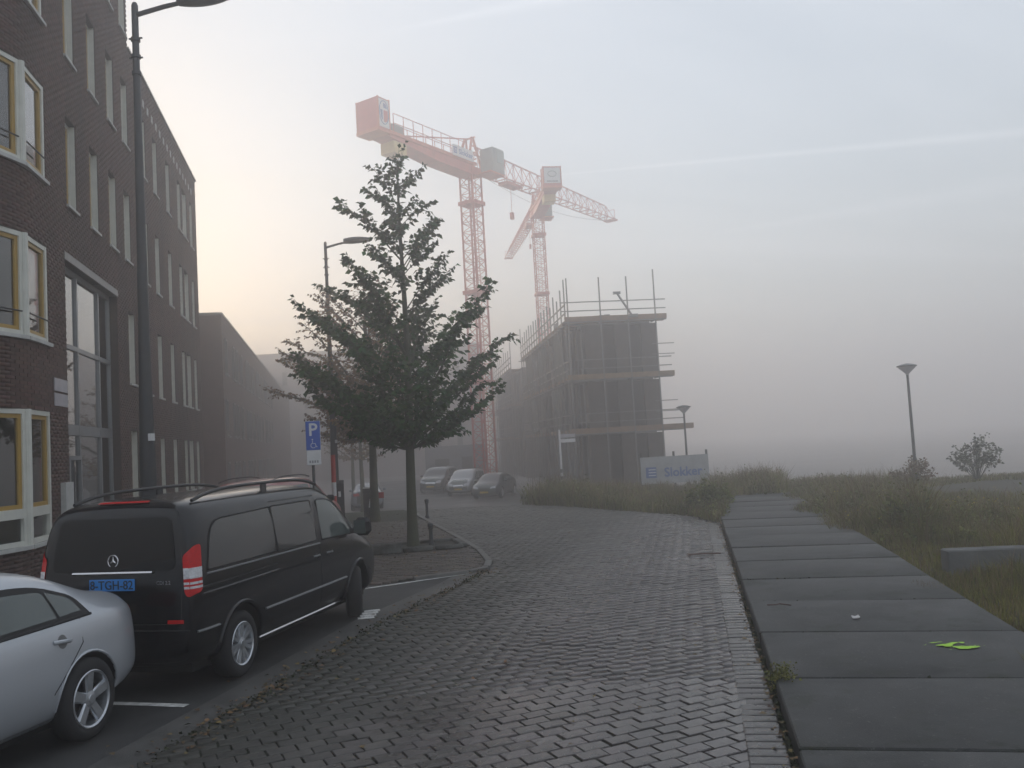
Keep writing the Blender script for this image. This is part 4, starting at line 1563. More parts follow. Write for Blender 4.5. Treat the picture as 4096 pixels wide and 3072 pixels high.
def build_sedan(paint, name, label, plate='', lod=0):
    axles = [(0.0, 0.33), (2.64, 0.33)]
    R = 0.33
    root = empty(name, category='car', label=label)
    raw = loft(SEDAN_ST, sedan_ring, None)
    bvh = bvh_of(raw)
    body = finish_body(cut_arches(raw, axles, 0.375, 0.9, 0.56), paint, axles, 0.375)
    obj('body', body, root)
    add_wheels(root, wheel_data(R, 0.232, 0.21, 5, False), axles, 0.79, R)
    for s_ in (-1, 1):
        B = side_basis(s_)
        q_all = round_poly([(-0.10, 1.01), (2.38, 0.975), (1.92, 1.27), (1.55, 1.335), (0.80, 1.34), (0.40, 1.305), (0.0, 1.165)], [0.02, 0.02, 0.12, 0.2, 0.25, 0.2, 0.10])
        panel(bvh, q_all, B, 0.003, 0.05).build('window_surround', M_rubber, root, smooth=True)
        q1 = round_poly([(0.30, 1.035), (1.10, 1.02), (1.18, 1.285), (0.78, 1.287), (0.37, 1.25)], [0.01, 0.02, 0.02, 0.2, 0.05])
        q2 = round_poly([(0.0, 1.045), (0.265, 1.037), (0.34, 1.245), (0.07, 1.155)], [0.02, 0.01, 0.02, 0.05])
        q3 = round_poly([(1.22, 1.018), (2.25, 1.00), (1.88, 1.235), (1.55, 1.285), (1.27, 1.285)], [0.02, 0.02, 0.1, 0.15, 0.02])
        for q in (q1, q2, q3):
            panel(bvh, q, B, 0.008, 0.05).build('window', M_glass_car, root, smooth=True)
        MB().tube(on_body(bvh, seg((-0.10, 1.002), (2.35, 0.97), 16), B, 0.004), 0.012, 6).build('belt_moulding', M_rubber, root)
        for hx in (0.20, 1.28):
            p = on_body(bvh, [(hx, 0.845), (hx + 0.04, 0.85), (hx + 0.15, 0.862), (hx + 0.20, 0.862)], B)
            y = Vector((0, s_, 0))
            MB().tube([p[0], p[1] + y * 0.03, p[2] + y * 0.03, p[3]], 0.016, 7).build('door_handle', paint, root, smooth=True)
            cup = [( (hx + 0.10) + 0.055 * math.cos(t), 0.853 + 0.055 * math.sin(t)) for t in np.linspace(0, 2 * PI, 17)[:-1]]
            panel(bvh, cup, B, 0.002, 0.03).build('handle_cup', M_trimgrey, root)
        seam(bvh, seg((1.17, 0.24), (1.18, 0.98), 10), B, root)
        seam(bvh, [(0.05, 1.0)] + seg((0.06, 0.80), (0.42, 0.48), 7) + [(0.50, 0.26)], B, root)
        seam(bvh, seg((2.20, 0.24), (2.30, 0.96), 8), B, root)
        # dark lower sill with its bright edge
        panel(bvh, [(0.36, 0.20), (2.28, 0.20), (2.28, 0.285), (0.36, 0.285)], B, 0.003, 0.09).build('sill_trim', M_trimgrey, root)
        for ax, zc in axles:
            arc = [(ax + 0.385 * math.cos(t), zc + 0.385 * math.sin(t)) for t in np.linspace(0.0, PI, 18)]
            MB().tube(on_body(bvh, arc, B, 0.0), 0.012, 6).build('arch_lip', paint, root, smooth=True)
        mo = MB().box((0, 0, 0), (0.12, 0.19, 0.13), bev=0.04).build('mirror', paint, root, smooth=True)
        mo.location = (2.12, s_ * 0.98, 1.03)
        panel(bvh, round_poly([(s_ * 0.36, 0.84), (s_ * 0.70, 0.82), (s_ * 0.72, 0.96), (s_ * 0.44, 0.99)], 0.03), REAR, 0.006, 0.05).build('tail_lamp', M_red, root, smooth=True)
        panel(bvh, round_poly([(s_ * 0.36, 0.62), (s_ * 0.70, 0.66), (s_ * 0.68, 0.79), (s_ * 0.40, 0.72)], 0.03), FRONT, 0.006, 0.05).build('headlamp', M_clear, root, smooth=True)
    RS = ((-1.6, 0, 2.6), (0, 1, 0), (0.55, 0, 0.83), (0.83, 0, -0.55))
    panel(bvh, round_poly([(-0.56, -1.36), (0.56, -1.36), (0.50, -0.62), (-0.50, -0.62)], 0.08), ((-1.5, 0, 2.5), (0, 1, 0), (0.66, 0, 0.75), (0.75, 0, -0.66)), 0.005, 0.09).build('rear_window', M_glass_car, root, smooth=True)
    panel(bvh, round_poly([(-0.62, -1.62), (0.62, -1.62), (0.52, -0.80), (-0.52, -0.80)], 0.08), ((3.9, 0, 2.6), (0, 1, 0), (-0.62, 0, 0.78), (-0.78, 0, -0.62)), 0.005, 0.09).build('windscreen', M_glass_car, root, smooth=True)
    panel(bvh, round_poly([(-0.33, 0.50), (0.33, 0.50), (0.36, 0.66), (-0.36, 0.66)], 0.05), FRONT, 0.006, 0.06).build('grille', M_dark, root)
    for sgn, BS in ((-1, REAR), (1, FRONT)):
        z = 0.80 if sgn < 0 else 0.42
        c = on_body(bvh, [(0, z)], BS)[0]
        MB().box((c.x + sgn * 0.01, 0, z), (0.012, 0.52, 0.11), bev=0.004).build('number_plate', M_plate_yellow, root)
    seam(bvh, seg((-0.70, 0.78), (0.70, 0.78), 14), REAR, root)
    MB().box((1.3, 0, 0.22), (3.6, 1.3, 0.12)).build('underbody', M_under, root)
    return root


# ------------------------------------------------------------------ tall hatchback (people carrier / off-roader)
MPV_ST = [(-0.82, 0.70, 0.42, 0.90, 1.30), (-0.80, 0.80, 0.36, 0.96, 1.46), (-0.68, 0.85, 0.30, 1.00, 1.58), (-0.3, 0.875, 0.27, 1.01, 1.655), (0.3, 0.88, 0.26, 1.00, 1.69), (0.9, 0.88, 0.26, 0.99, 1.70),
          (1.4, 0.88, 0.26, 0.98, 1.67), (1.75, 0.88, 0.26, 0.975, 1.59), (2.1, 0.875, 0.26, 0.97, 1.38), (2.4, 0.87, 0.26, 0.96, 1.15), (2.65, 0.86, 0.26, 0.93, 1.06), (2.95, 0.84, 0.27, 0.88, 0.99),
          (3.2, 0.80, 0.28, 0.80, 0.90), (3.36, 0.72, 0.30, 0.66, 0.74), (3.42, 0.62, 0.33, 0.56, 0.63)]


def build_mpv(paint, name, label):
    axles = [(0.0, 0.33), (2.60, 0.33)]
    R = 0.33
    root = empty(name, category='car', label=label)
    raw = loft(MPV_ST, van_ring, lambda x, z: 0.28 * max(0.0, z - 0.95) ** 1.4 if x < -0.6 else 0.0)
    bvh = bvh_of(raw)
    obj('body', finish_body(cut_arches(raw, axles, 0.385, 0.9, 0.56), paint, axles, 0.385), root)
    add_wheels(root, wheel_data(R, 0.215, 0.20, 5, False), axles, 0.775, R)
    for s_ in (-1, 1):
        B = side_basis(s_)
        for q in (round_poly([(-0.42, 1.06), (0.28, 1.05), (0.28, 1.50), (-0.25, 1.46)], 0.06), round_poly([(0.34, 1.05), (1.18, 1.04), (1.18, 1.51), (0.34, 1.51)], 0.04),
                  round_poly([(1.26, 1.04), (2.25, 1.02), (1.80, 1.38), (1.5, 1.50), (1.26, 1.51)], [0.03, 0.02, 0.1, 0.1, 0.03])):
            panel(bvh, q, B, 0.005, 0.09).build('window', M_glass_car, root, smooth=True)
        seam(bvh, seg((1.22, 0.30), (1.22, 1.55), 8), B, root); seam(bvh, seg((0.31, 0.75), (0.31, 1.55), 8), B, root)
        MB().tube([(-0.35 + 2.0 * k / 10, s_ * 0.62, 1.66 + 0.07 * (1 - abs(2 * k / 10 - 1) ** 3)) for k in range(11)], 0.016, 6).build('roof_rail', M_dark, root)
        mo = MB().box((0, 0, 0), (0.13, 0.20, 0.15), bev=0.04).build('mirror', M_rubber, root, smooth=True)
        mo.location = (2.05, s_ * 0.98, 1.10)
        panel(bvh, round_poly([(s_ * 0.52, 0.92), (s_ * 0.78, 0.92), (s_ * 0.74, 1.32), (s_ * 0.60, 1.32)], 0.04), REAR, 0.006, 0.06).build('tail_lamp', M_red, root)
        panel(bvh, round_poly([(s_ * 0.36, 0.66), (s_ * 0.70, 0.70), (s_ * 0.70, 0.86), (s_ * 0.40, 0.80)], 0.03), FRONT, 0.006, 0.06).build('headlamp', M_clear, root)
    panel(bvh, round_poly([(-0.56, 1.08), (0.56, 1.08), (0.46, 1.46), (-0.46, 1.46)], 0.07), REAR, 0.006, 0.09).build('rear_window', M_glass_car, root)
    panel(bvh, round_poly([(-0.60, -1.55), (0.60, -1.55), (0.52, -0.66), (-0.52, -0.66)], 0.08), ((3.8, 0, 2.7), (0, 1, 0), (-0.62, 0, 0.78), (-0.78, 0, -0.62)), 0.005, 0.09).build('windscreen', M_glass_car, root)
    panel(bvh, round_poly([(-0.32, 0.56), (0.32, 0.56), (0.36, 0.74), (-0.36, 0.74)], 0.04), FRONT, 0.006, 0.06).build('grille', M_chrome, root)
    for sgn, BS in ((-1, REAR), (1, FRONT)):
        z = 0.78 if sgn < 0 else 0.46
        c = on_body(bvh, [(0, z)], BS)[0]
        MB().box((c.x + sgn * 0.01, 0, z), (0.012, 0.52, 0.11), bev=0.004).build('number_plate', M_plate_yellow, root)
    MB().box((1.3, 0, 0.27), (3.4, 1.3, 0.12)).build('underbody', M_under, root)
    return root


def put(root, x, y, heading_deg, scale=1.0, z=0.0):
    """heading measured clockwise from straight ahead (+y)"""
    root.location = (x, y, z)
    root.rotation_euler = (0, 0, PI / 2 - math.radians(heading_deg))
    root.scale = (scale, scale, scale)


van = build_van()
put(van, -3.87, 9.62, 13.0, 0.985)
van.scale.z = 1.03
P_SILVER = car_paint('silver_paint', (0.43, 0.455, 0.49), metal=0.5, rough=0.34)
sedan = build_sedan(P_SILVER, 'silver_car', 'silver saloon with five-spoke wheels parked behind the black van')
put(sedan, -4.52, 7.76, 193.0, 0.96)
sedan.scale.z = 1.03
P_RED = car_paint('red_paint', (0.30, 0.012, 0.014), rough=0.3)
red = build_mpv(P_RED, 'red_car', 'red people carrier parked beyond the black van')
put(red, -6.05, 20.2, 10.0, 1.03, 0.03)
P_WHITE = car_paint('pale_silver_paint', (0.36, 0.37, 0.38), metal=0.2, rough=0.35)
suv = build_mpv(P_WHITE, 'pale_car', 'pale silver off-roader facing us in the fog behind the dark saloon')
put(suv, -3.15, 60.5, 192.0, 1.0, -1.02)
P_NAVY = car_paint('navy_paint', (0.02, 0.022, 0.028), rough=0.3)
dsal = build_sedan(P_NAVY, 'dark_car', 'dark saloon facing us in the fog below the scaffolding')
put(dsal, -1.05, 56.0, 196.0, 1.0, -1.02)
P_GREY = car_paint('slate_paint', (0.035, 0.036, 0.040), rough=0.35)
dvan = build_mpv(P_GREY, 'slate_car', 'faint dark car furthest back in the fog left of the pale off-roader')
put(dvan, -5.4, 66.0, 192.0, 1.08, -1.02)
P_BLUE = car_paint('pale_blue_paint', (0.26, 0.29, 0.33), metal=0.3, rough=0.35)
bsal = build_sedan(P_BLUE, 'grey_blue_car', 'grey blue saloon with its tail towards us behind the waste bin')
put(bsal, -8.55, 50.0, -8.0, 1.0, -1.06)

# ================================================================== TREES
def leaf_mat(name, col, col2, island=0.55, trans=0.2):
    m = pmat(name, col, 0.55, 0.35, 1.2, island=island, col2=col2)
    N, L = m.node_tree.nodes, m.node_tree.links
    bs = N['Principled BSDF']; o = N['Material Output']
    tr = N.new('ShaderNodeBsdfTranslucent')
    L.new(bs.inputs['Base Color'].links[0].from_socket, tr.inputs['Color'])
    mx = N.new('ShaderNodeMixShader'); mx.inputs[0].default_value = trans
    L.new(bs.outputs[0], mx.inputs[1]); L.new(tr.outputs[0], mx.inputs[2])
    L.new(mx.outputs[0], o.inputs['Surface'])
    return m


M_bark = pmat('bark', (0.062, 0.066, 0.040), 0.9, 0.4, 6, bump=0.8, bscale=40, stretch=(1, 1, 0.25))
M_leaf = leaf_mat('elm_leaf', (0.004, 0.034, 0.001), (0.024, 0.115, 0.004))
M_leaf_red = leaf_mat('autumn_leaf', (0.15, 0.060, 0.022), (0.26, 0.15, 0.045))
M_leaf_far = leaf_mat('pale_leaf', (0.06, 0.075, 0.035), (0.10, 0.11, 0.05))


def leaves_mesh(name, P, D, S, mat):
    """folded pointed leaves: P positions, D growth directions, S lengths"""
    n = len(P)
    D = D / np.linalg.norm(D, axis=1)[:, None]
    r = rng.normal(0, 1, (n, 3))
    side = np.cross(D, r); side /= np.linalg.norm(side, axis=1)[:, None] + 1e-9
    up = np.cross(side, D)
    S = S[:, None]
    w = S * 0.36
    droop = np.array([0, 0, -1.0])[None] * S * 0.18
    v0 = P
    v1 = P + D * S * 0.42 + side * w + up * S * 0.09
    v2 = P + D * S * 0.42 - side * w + up * S * 0.09
    v3 = P + D * S * 0.45 - up * S * 0.02 + droop * 0.3
    v4 = P + D * S + droop
    V = np.stack([v0, v1, v2, v3, v4], 1).reshape(-1, 3)
    F = np.array([(0, 1, 3), (0, 3, 2), (1, 4, 3), (3, 4, 2)])
    Fa = (F[None] + (np.arange(n) * 5)[:, None, None]).reshape(-1, 3)
    return fast_data(name, V, Fa, mat)


def make_tree(name, label, base, height, trunk_r, clear, prof, nprim, leaf_len, twig_leaves, mat, seed, lean=(0, 0), dens=1.0, group=None, bend=0.6, spikes=True):
    """prof: list of (height, reach to the left, reach to the right) as seen from the street"""
    rs = np.random.default_rng(seed)
    root = empty(name, base, category='tree', label=label)
    if group:
        root['group'] = group
    wood = MB()
    trunk = []
    for k in range(13):
        t = k / 12
        z = height * t * 0.97
        wob = 0.05 * math.sin(t * 7 + seed) * t
        trunk.append((lean[0] * t + wob, lean[1] * t + 0.04 * math.sin(t * 5), z))
    rad = [trunk_r * (1.25 if k == 0 else 1.0) * (1 - 0.93 * (k / 12) ** 1.1) + 0.008 for k in range(13)]
    tb = MB().tube(trunk, rad, 10)
    tb.build('trunk', M_bark, root, smooth=True)
    hs = np.array([p[0] for p in prof]); lf = np.array([p[1] for p in prof]); rt = np.array([p[2] for p in prof])

    def tp(z):
        t = min(max(z / (height * 0.97), 0), 1) * 12
        i = min(int(t), 11)
        a, b = np.array(trunk[i]), np.array(trunk[i + 1])
        return a + (b - a) * (t - i)
    P, D, S = [], [], []

    def leaf_run(pts, start, per_m, ln, spread):
        """leaves in two ranks along a twig polyline"""
        for a, b in zip(pts[:-1], pts[1:]):
            a, b = np.array(a), np.array(b)
            L_ = np.linalg.norm(b - a)
            if L_ < 1e-4:
                continue
            n = max(1, int(L_ * per_m))
            d = (b - a) / L_
            for i in range(n):
                sd = np.cross(d, [0, 0, 1.0]) + rs.normal(0, 0.25, 3)
                sd = sd / (np.linalg.norm(sd) + 1e-9) * (1 if i % 2 else -1)
                P.append(a + (b - a) * ((i + rs.random()) / n) + rs.normal(0, 0.012, 3))
                D.append(sd * spread + d * 0.55 + np.array([0, 0, -0.25]) + rs.normal(0, 0.25, 3))
                S.append(ln * rs.uniform(0.65, 1.15))

    for i in range(nprim):
        q = (i + rs.random()) / nprim
        zt = hs[0] + (hs[-1] - hs[0]) * q ** 1.15
        az = (i * 2.39996 + rs.normal(0, 0.35))
        ca, sa = math.cos(az), math.sin(az)
        rl, rr = np.interp(zt, hs, lf), np.interp(zt, hs, rt)
        reach = (rr if ca > 0 else rl) * abs(ca) + 0.5 * (rl + rr) * abs(sa)
        reach *= rs.uniform(0.45, 1.12)
        zb = max(clear, zt - reach * rs.uniform(bend, bend + 0.35))
        zb = min(zb, height * 0.95)
        a = tp(zb)
        tip = tp(zt)[:2] + np.array([ca, sa]) * reach
        b = np.array([tip[0], tip[1], zt])
        pts = []
        nseg = 7
        for k in range(nseg + 1):
            t = k / nseg
            p = a + (b - a) * t
            p[2] += 0.12 * reach * math.sin(t * PI) * (-0.4 if zt < 4 else 0.5)
            p += rs.normal(0, 0.03 * reach * 0.5, 3) * (0.2 + t) * (k > 0)
            pts.append(p)
        r0 = max(0.008, trunk_r * 0.30 * (reach / 2.6))
        wood.tube([tuple(p) for p in pts], [r0 * (1 - 0.85 * k / nseg) + 0.003 for k in range(nseg + 1)], 5)
        leaf_run(pts[2:], 0, 26 * dens, leaf_len, 0.8)
        nt = int(max(4, reach * 8.5))
        for j in range(nt):
            t = 0.22 + 0.75 * (j + rs.random()) / nt
            k = min(int(t * nseg), nseg - 1)
            p = pts[k] + (pts[k + 1] - pts[k]) * (t * nseg - k)
            d = pts[k + 1] - pts[k]; d = d / (np.linalg.norm(d) + 1e-9)
            sd = np.cross(d, [0, 0, 1.0]); sd /= np.linalg.norm(sd) + 1e-9
            sd = sd * (1 if j % 2 else -1)
            dirv = d * 0.75 + sd * rs.uniform(0.4, 0.95) + np.array([0, 0, rs.uniform(-0.35, 0.55)])
            dirv /= np.linalg.norm(dirv)
            ln = rs.uniform(0.35, 0.85) * (1.15 - 0.65 * t) * min(1.0, reach / 1.4 + 0.25)
            tw = [p, p + dirv * ln * 0.5 + np.array([0, 0, 0.03]), p + dirv * ln + np.array([0, 0, -0.02])]
            wood.tube([tuple(x) for x in tw], [0.006, 0.0045, 0.002], 3, cap=False)
            leaf_run(tw, 0, twig_leaves * dens, leaf_len, 0.8)
    if spikes:
        for k in range(5):
            top = tp(height * 0.95)
            ln = rs.uniform(0.35, 0.7)
            dv = np.array([rs.normal(0, 0.25), rs.normal(0, 0.2), 1.0]); dv /= np.linalg.norm(dv)
            pts = [top, top + dv * ln * 0.5, top + dv * ln]
            wood.tube([tuple(x) for x in pts], [0.006, 0.004, 0.002], 3, cap=False)
            leaf_run(pts, 0, 9, leaf_len, 0.8)
    wood.build('limbs', M_bark, root, smooth=True)
    obj('crown', leaves_mesh('crown', np.array(P), np.array(D), np.array(S), mat), root)
    return root


make_tree('elm_tree', 'dark green young elm standing on the pavement tip beside the road', (-2.46, 20.28, 0.0), 9.25, 0.115, 2.25,
          [(2.55, 1.1, 0.4), (2.9, 1.5, 0.95), (3.4, 2.0, 1.55), (4.1, 2.55, 2.25), (4.85, 2.75, 2.0), (5.6, 2.4, 1.65), (6.2, 1.75, 1.15), (6.7, 0.75, 1.05), (7.2, 0.45, 1.2), (7.9, 1.05, 0.8), (8.7, 0.45, 0.5), (9.1, 0.2, 0.3)],
          72, 0.145, 30, M_leaf, 11, lean=(0.1, 0.0), dens=1.0, bend=0.75)
make_tree('autumn_tree', 'thin autumn tree with reddish leaves behind the dark elm', (-4.6, 28.3, 0.0), 7.9, 0.14, 2.6,
          [(2.9, 2.6, 1.4), (4.0, 2.7, 2.2), (5.3, 3.1, 2.0), (6.5, 2.6, 1.3), (7.6, 1.2, 0.6)], 74, 0.12, 24, M_leaf_red, 5, dens=0.95, bend=0.7)
make_tree('street_tree', 'slim street tree in the fog, second behind the elm', (-7.9, 45.0, -1.0), 7.0, 0.13, 2.8,
          [(3.0, 1.4, 1.4), (4.2, 2.1, 2.1), (5.5, 1.8, 1.8), (6.8, 0.7, 0.7)], 24, 0.15, 11, M_leaf_red, 8, dens=0.55, bend=0.3)
make_tree('street_tree', 'faintest street tree at the end of the row in the fog', (-10.2, 55.0, -1.05), 6.8, 0.13, 2.8,
          [(3.0, 1.4, 1.4), (4.2, 2.1, 2.1), (5.5, 1.8, 1.8), (6.8, 0.7, 0.7)], 22, 0.15, 10, M_leaf_red, 9, dens=0.5, bend=0.3)

# low stone edging round the elm's planting pit
M_pit = pmat('mossy_stone', (0.050, 0.050, 0.042), 0.85, 0.5, 5, bump=0.5, bscale=30, col2=(0.12, 0.12, 0.11), contrast=2.2)
pit = empty('tree_pit_edging', (-2.35, 20.05, 0.03), math.radians(13), category='edging', label='low mossy stone edging round the foot of the elm')
for x, y, l, r, h in ((-0.72, -0.62, 0.62, 0, 0.22), (-0.05, -0.62, 0.66, 0, 0.10), (0.64, -0.62, 0.62, 0, 0.09), (-0.98, 0.05, 1.2, PI / 2, 0.11), (0.98, 0.05, 1.2, PI / 2, 0.09), (-0.5, 0.70, 0.9, 0, 0.10), (0.5, 0.70, 0.9, 0, 0.10)):
    o = MB().box((0, 0, h / 2), (l, 0.16, h), bev=0.02).build('edging_stone', M_pit, pit)
    o.location = (x, y, 0)
    o.rotation_euler = (0, 0, r)
sheet('pit_soil', [(-0.9, -0.54), (0.9, -0.54), (0.9, 0.62), (-0.9, 0.62)], 0.03, M_soil, pit)

# ================================================================== STREET LAMPS
M_pole = pmat('dark_green_pole', (0.022, 0.025, 0.030), 0.45, 0.25, 5)
M_lens = pmat('lamp_bowl', (0.20, 0.20, 0.19), 0.3, 0.1, 5)
M_sticker = pmat('white_sticker', (0.60, 0.60, 0.60), 0.6, 0.1, 9)


def road_lamp(label, x, y, head_len, arm_len, rz):
    root = empty('street_lamp', (x, y, 0), rz, category='street lamp', label=label, group='tall road lamps')
    H_ = 8.86
    MB().lathe([(0.118, 0.0), (0.118, 1.3), (0.112, 2.2), (0.095, 3.0), (0.078, 4.2), (0.062, 6.0), (0.050, 7.6), (0.047, H_), (0.03, H_ + 0.04)], n=16).build('pole', M_pole, root, smooth=True)
    for z in (7.85, 8.1, 8.35):
        MB().lathe([(0.052, z - 0.03), (0.066, z - 0.025), (0.066, z + 0.025), (0.052, z + 0.03)], n=14).build('collar', M_pole, root)
    for z in (8.08, 8.37):
        MB().bar((-0.10, 0, z), (0.10, 0, z), 0.02).build('bolt', M_pole, root)
    MB().tube([(0.03, 0, H_ - 0.14), (arm_len * 0.6, 0, H_ - 0.06), (arm_len, 0, H_ - 0.02)], [0.036, 0.034, 0.032], 10).build('arm', M_pole, root, smooth=True)
    hd = MB()
    ks = 12
    prof = []
    for k in range(ks + 1):
        t = k / ks
        w = 0.155 * (math.sin(PI * min(1, t * 0.92 + 0.12)) ** 0.6)
        prof.append((arm_len - 0.06 + head_len * t, max(0.03, w), 0.05 + 0.055 * math.sin(PI * (0.2 + 0.8 * t) * 0.95)))
    n = 14
    b = 0
    for (px, w, h) in prof:
        for j in range(n):
            a = 2 * PI * j / n
            zz = math.sin(a)
            hd.v.append((px, w * math.cos(a), H_ - 0.02 + (h * 1.25 if zz > 0 else h * 0.75) * zz + 0.02))
    for k in range(ks):
        for j in range(n):
            q = (j + 1) % n
            hd.f.append((k * n + j, k * n + q, (k + 1) * n + q, (k + 1) * n + j))
    hd.f.append(tuple(range(n))); hd.f.append(tuple(range(ks * n, ks * n + n)))
    hdo = hd.build('lamp_head', M_pole, root, smooth=True)
    ls = MB().lathe([(0.001, -0.035), (0.06, -0.03), (0.09, 0.0)], n=16, close=False)
    ls.v = [(vx * 1.9, vy, vz) for vx, vy, vz in ls.v]
    o = ls.build('lamp_glass', M_lens, hdo, smooth=True)
    o.location = (arm_len + head_len * 0.5, 0, H_ - 0.035)
    st = MB().box((0.1, -0.07, 2.62), (0.05, 0.10, 0.10)).build('sticker', M_sticker, root)
    return root


road_lamp('tall dark street lamp rising behind the black van', -5.20, 12.45, 0.78, 0.72, math.radians(-4)).scale.z = 1.012
road_lamp('tall dark street lamp standing left of the elm', -5.62, 27.3, 0.84, 0.66, math.radians(-4))

M_cone = pmat('frosted_cone', (0.42, 0.40, 0.42), 0.4, 0.1, 4)


def park_lamp(label, x, y, h):
    root = empty('park_lamp', (x, y, -0.06 + float(gz(y))), category='park lamp', label=label, group='cone-headed park lamps')
    MB().lathe([(0.085, 0), (0.085, 0.9), (0.06, 1.0), (0.045, h - 0.42)], n=12).build('post', M_pole, root, smooth=True)
    MB().lathe([(0.05, h - 0.44), (0.07, h - 0.38), (0.34, h - 0.12), (0.345, h - 0.10)], n=20, close=False).build('lamp_cone', M_cone, root, smooth=True)
    MB().lathe([(0.355, h - 0.12), (0.36, h - 0.085), (0.20, h - 0.03), (0.02, h)], n=20).build('lamp_cap', M_pole, root, smooth=True)
    return root


park_lamp('nearer cone-headed park lamp rising from the tall weeds on the right', 14.85, 33.0, 4.5)
park_lamp('further cone-headed park lamp beside the building site board', 8.4, 43.5, 4.6)

# ================================================================== STREET FURNITURE
M_blue = pmat('sign_blue', (0.015, 0.085, 0.42), 0.4, 0.08, 4)
M_signw = pmat('sign_white', (0.66, 0.66, 0.66), 0.45, 0.08, 6)
M_signred = pmat('sign_red', (0.42, 0.03, 0.025), 0.5, 0.12, 6)
M_grey = pmat('grey_print', (0.20, 0.20, 0.22), 0.6, 0.2, 8)

ps = empty('parking_sign', (-4.14, 18.0, 0.0), math.radians(9), category='road sign', label='blue disabled parking sign with a white plate on a thin post')
MB().lathe([(0.03, 0.0), (0.03, 2.98), (0.02, 3.0)], n=12).build('post', M_pole, ps, smooth=True)
MB().box((0.02, -0.045, 2.655), (0.285, 0.014, 0.585), bev=0.006).build('blue_panel', M_blue, ps)
MB().box((0.02, -0.045, 2.205), (0.285, 0.014, 0.30), bev=0.006).build('white_plate', M_signw, ps)
MB().box((0.02, -0.034, 2.655), (0.30, 0.006, 0.60), bev=0.003).build('sign_rim', M_signw, ps)
obj('letter', text_data('letter', 'P', 0.36, M_signw, 0.001, bold=0.006), ps, loc=(0.02, -0.0535, 2.765), rot=(PI / 2, 0, 0))
wc = MB()
cx, cz, yy = 0.02, 2.475, -0.0545
wc.tube([(cx + 0.050 * math.cos(t), yy, cz - 0.02 + 0.050 * math.sin(t)) for t in np.linspace(1.9, 6.6, 18)], 0.007, 5)
wc.tube([(cx - 0.015, yy, cz + 0.075), (cx - 0.012, yy, cz + 0.02), (cx + 0.035, yy, cz + 0.02), (cx + 0.065, yy, cz - 0.055), (cx + 0.085, yy, cz - 0.05)], 0.008, 5)
wc.lathe([(0.001, -0.003), (0.016, -0.003), (0.016, 0.003), (0.001, 0.003)], (cx - 0.016, yy, cz + 0.10), 12, axis='Y', close=False)
wc.build('wheelchair_symbol', M_signw, ps)
for k in range(4):
    MB().box((-0.055 + 0.05 * k, -0.0535, 2.125), (0.032, 0.003, 0.05)).build('print_mark', M_grey, ps)

rw = empty('marker_post', (-4.98, 24.0, 0.0), category='marker post', label='red and white banded marker post beside the parking sign')
for k in range(6):
    MB().lathe([(0.062, 0.37 * k), (0.062, 0.37 * (k + 1))], n=14).build('band', M_signred if k in (5, 4, 2, 0) else M_signw, rw, smooth=True)

pm = empty('parking_meter', (-5.28, 26.2, 0.03), math.radians(10), category='parking meter', label='dark parking meter cabinet at the foot of the second street lamp')
MB().prism([(-0.13, -0.12, 0), (-0.13, 0.12, 0), (-0.13, 0.12, 1.42), (-0.13, -0.12, 1.32)], (0.26, 0, 0)).build('cabinet', M_pole, pm)
MB().box((0.0, -0.125, 1.02), (0.07, 0.012, 0.16)).build('screen', M_signw, pm)
MB().box((0.0, -0.125, 0.72), (0.14, 0.012, 0.06)).build('slot', M_dark, pm)

wb = empty('waste_bin', (-5.02, 29.9, 0.03), math.radians(8), category='bin', label='dark upright waste bin with a white pictogram')
MB().box((0, 0, 0.42), (0.42, 0.40, 0.80), bev=0.03).build('body', M_pole, wb)
MB().prism([(-0.22, -0.22, 0.82), (-0.22, 0.22, 0.82), (-0.22, 0.20, 1.02), (-0.22, -0.16, 0.98)], (0.44, 0, 0)).build('hood', M_dark, wb)
MB().box((0, 0, 0.015), (0.50, 0.48, 0.03)).build('base', M_kerb, wb)
pic = MB()
pic.lathe([(0.001, -0.004), (0.035, -0.004), (0.035, 0.004), (0.001, 0.004)], (0.03, -0.208, 0.60), 12, axis='Y', close=False)
pic.prism([(-0.04, -0.204, 0.34), (0.12, -0.204, 0.34), (0.075, -0.204, 0.56), (-0.01, -0.204, 0.56)], (0, -0.006, 0))
pic.build('pictogram', M_signw, wb)
MB().box((0.34, 0.05, 0.72), (0.28, 0.03, 0.20)).build('side_panel', M_signred, wb)


def bollard(label, x, y, h):
    b = empty('bollard', (x, y, 0.02), category='bollard', label=label, group='small pavement bollards')
    MB().lathe([(0.075, 0), (0.07, 0.05), (0.048, 0.10), (0.043, h - 0.14), (0.06, h - 0.12), (0.06, h - 0.09)], n=12).build('shaft', M_pole, b, smooth=True)
    MB().lathe([(0.05, h - 0.09), (0.072, h - 0.05), (0.06, h), (0.01, h + 0.02)], n=12).build('head', M_pole, b, smooth=True)


bollard('small dark bollard just right of the elm trunk', -2.05, 20.35, 0.52)
bollard('small dark bollard further back near the waste bin', -2.95, 28.4, 0.60)

dp = empty('street_sign_post', (2.42, 48.0, -1.03), category='street sign', label='white street sign post with black bands in the fog before the scaffolding')
for k in range(9):
    MB().lathe([(0.055, 0.19 * k), (0.055, 0.19 * (k + 1))], n=12).build('band', M_dark if k % 2 == 0 else M_signw, dp, smooth=True)
MB().lathe([(0.055, 1.71), (0.055, 3.7), (0.03, 3.85)], n=12).build('post', M_signw, dp, smooth=True)
MB().box((0.45, 0, 3.50), (0.80, 0.03, 0.19)).build('name_plate', M_plate, dp)
MB().box((0.45, 0, 3.24), (0.80, 0.03, 0.19)).build('name_plate', M_signw, dp)

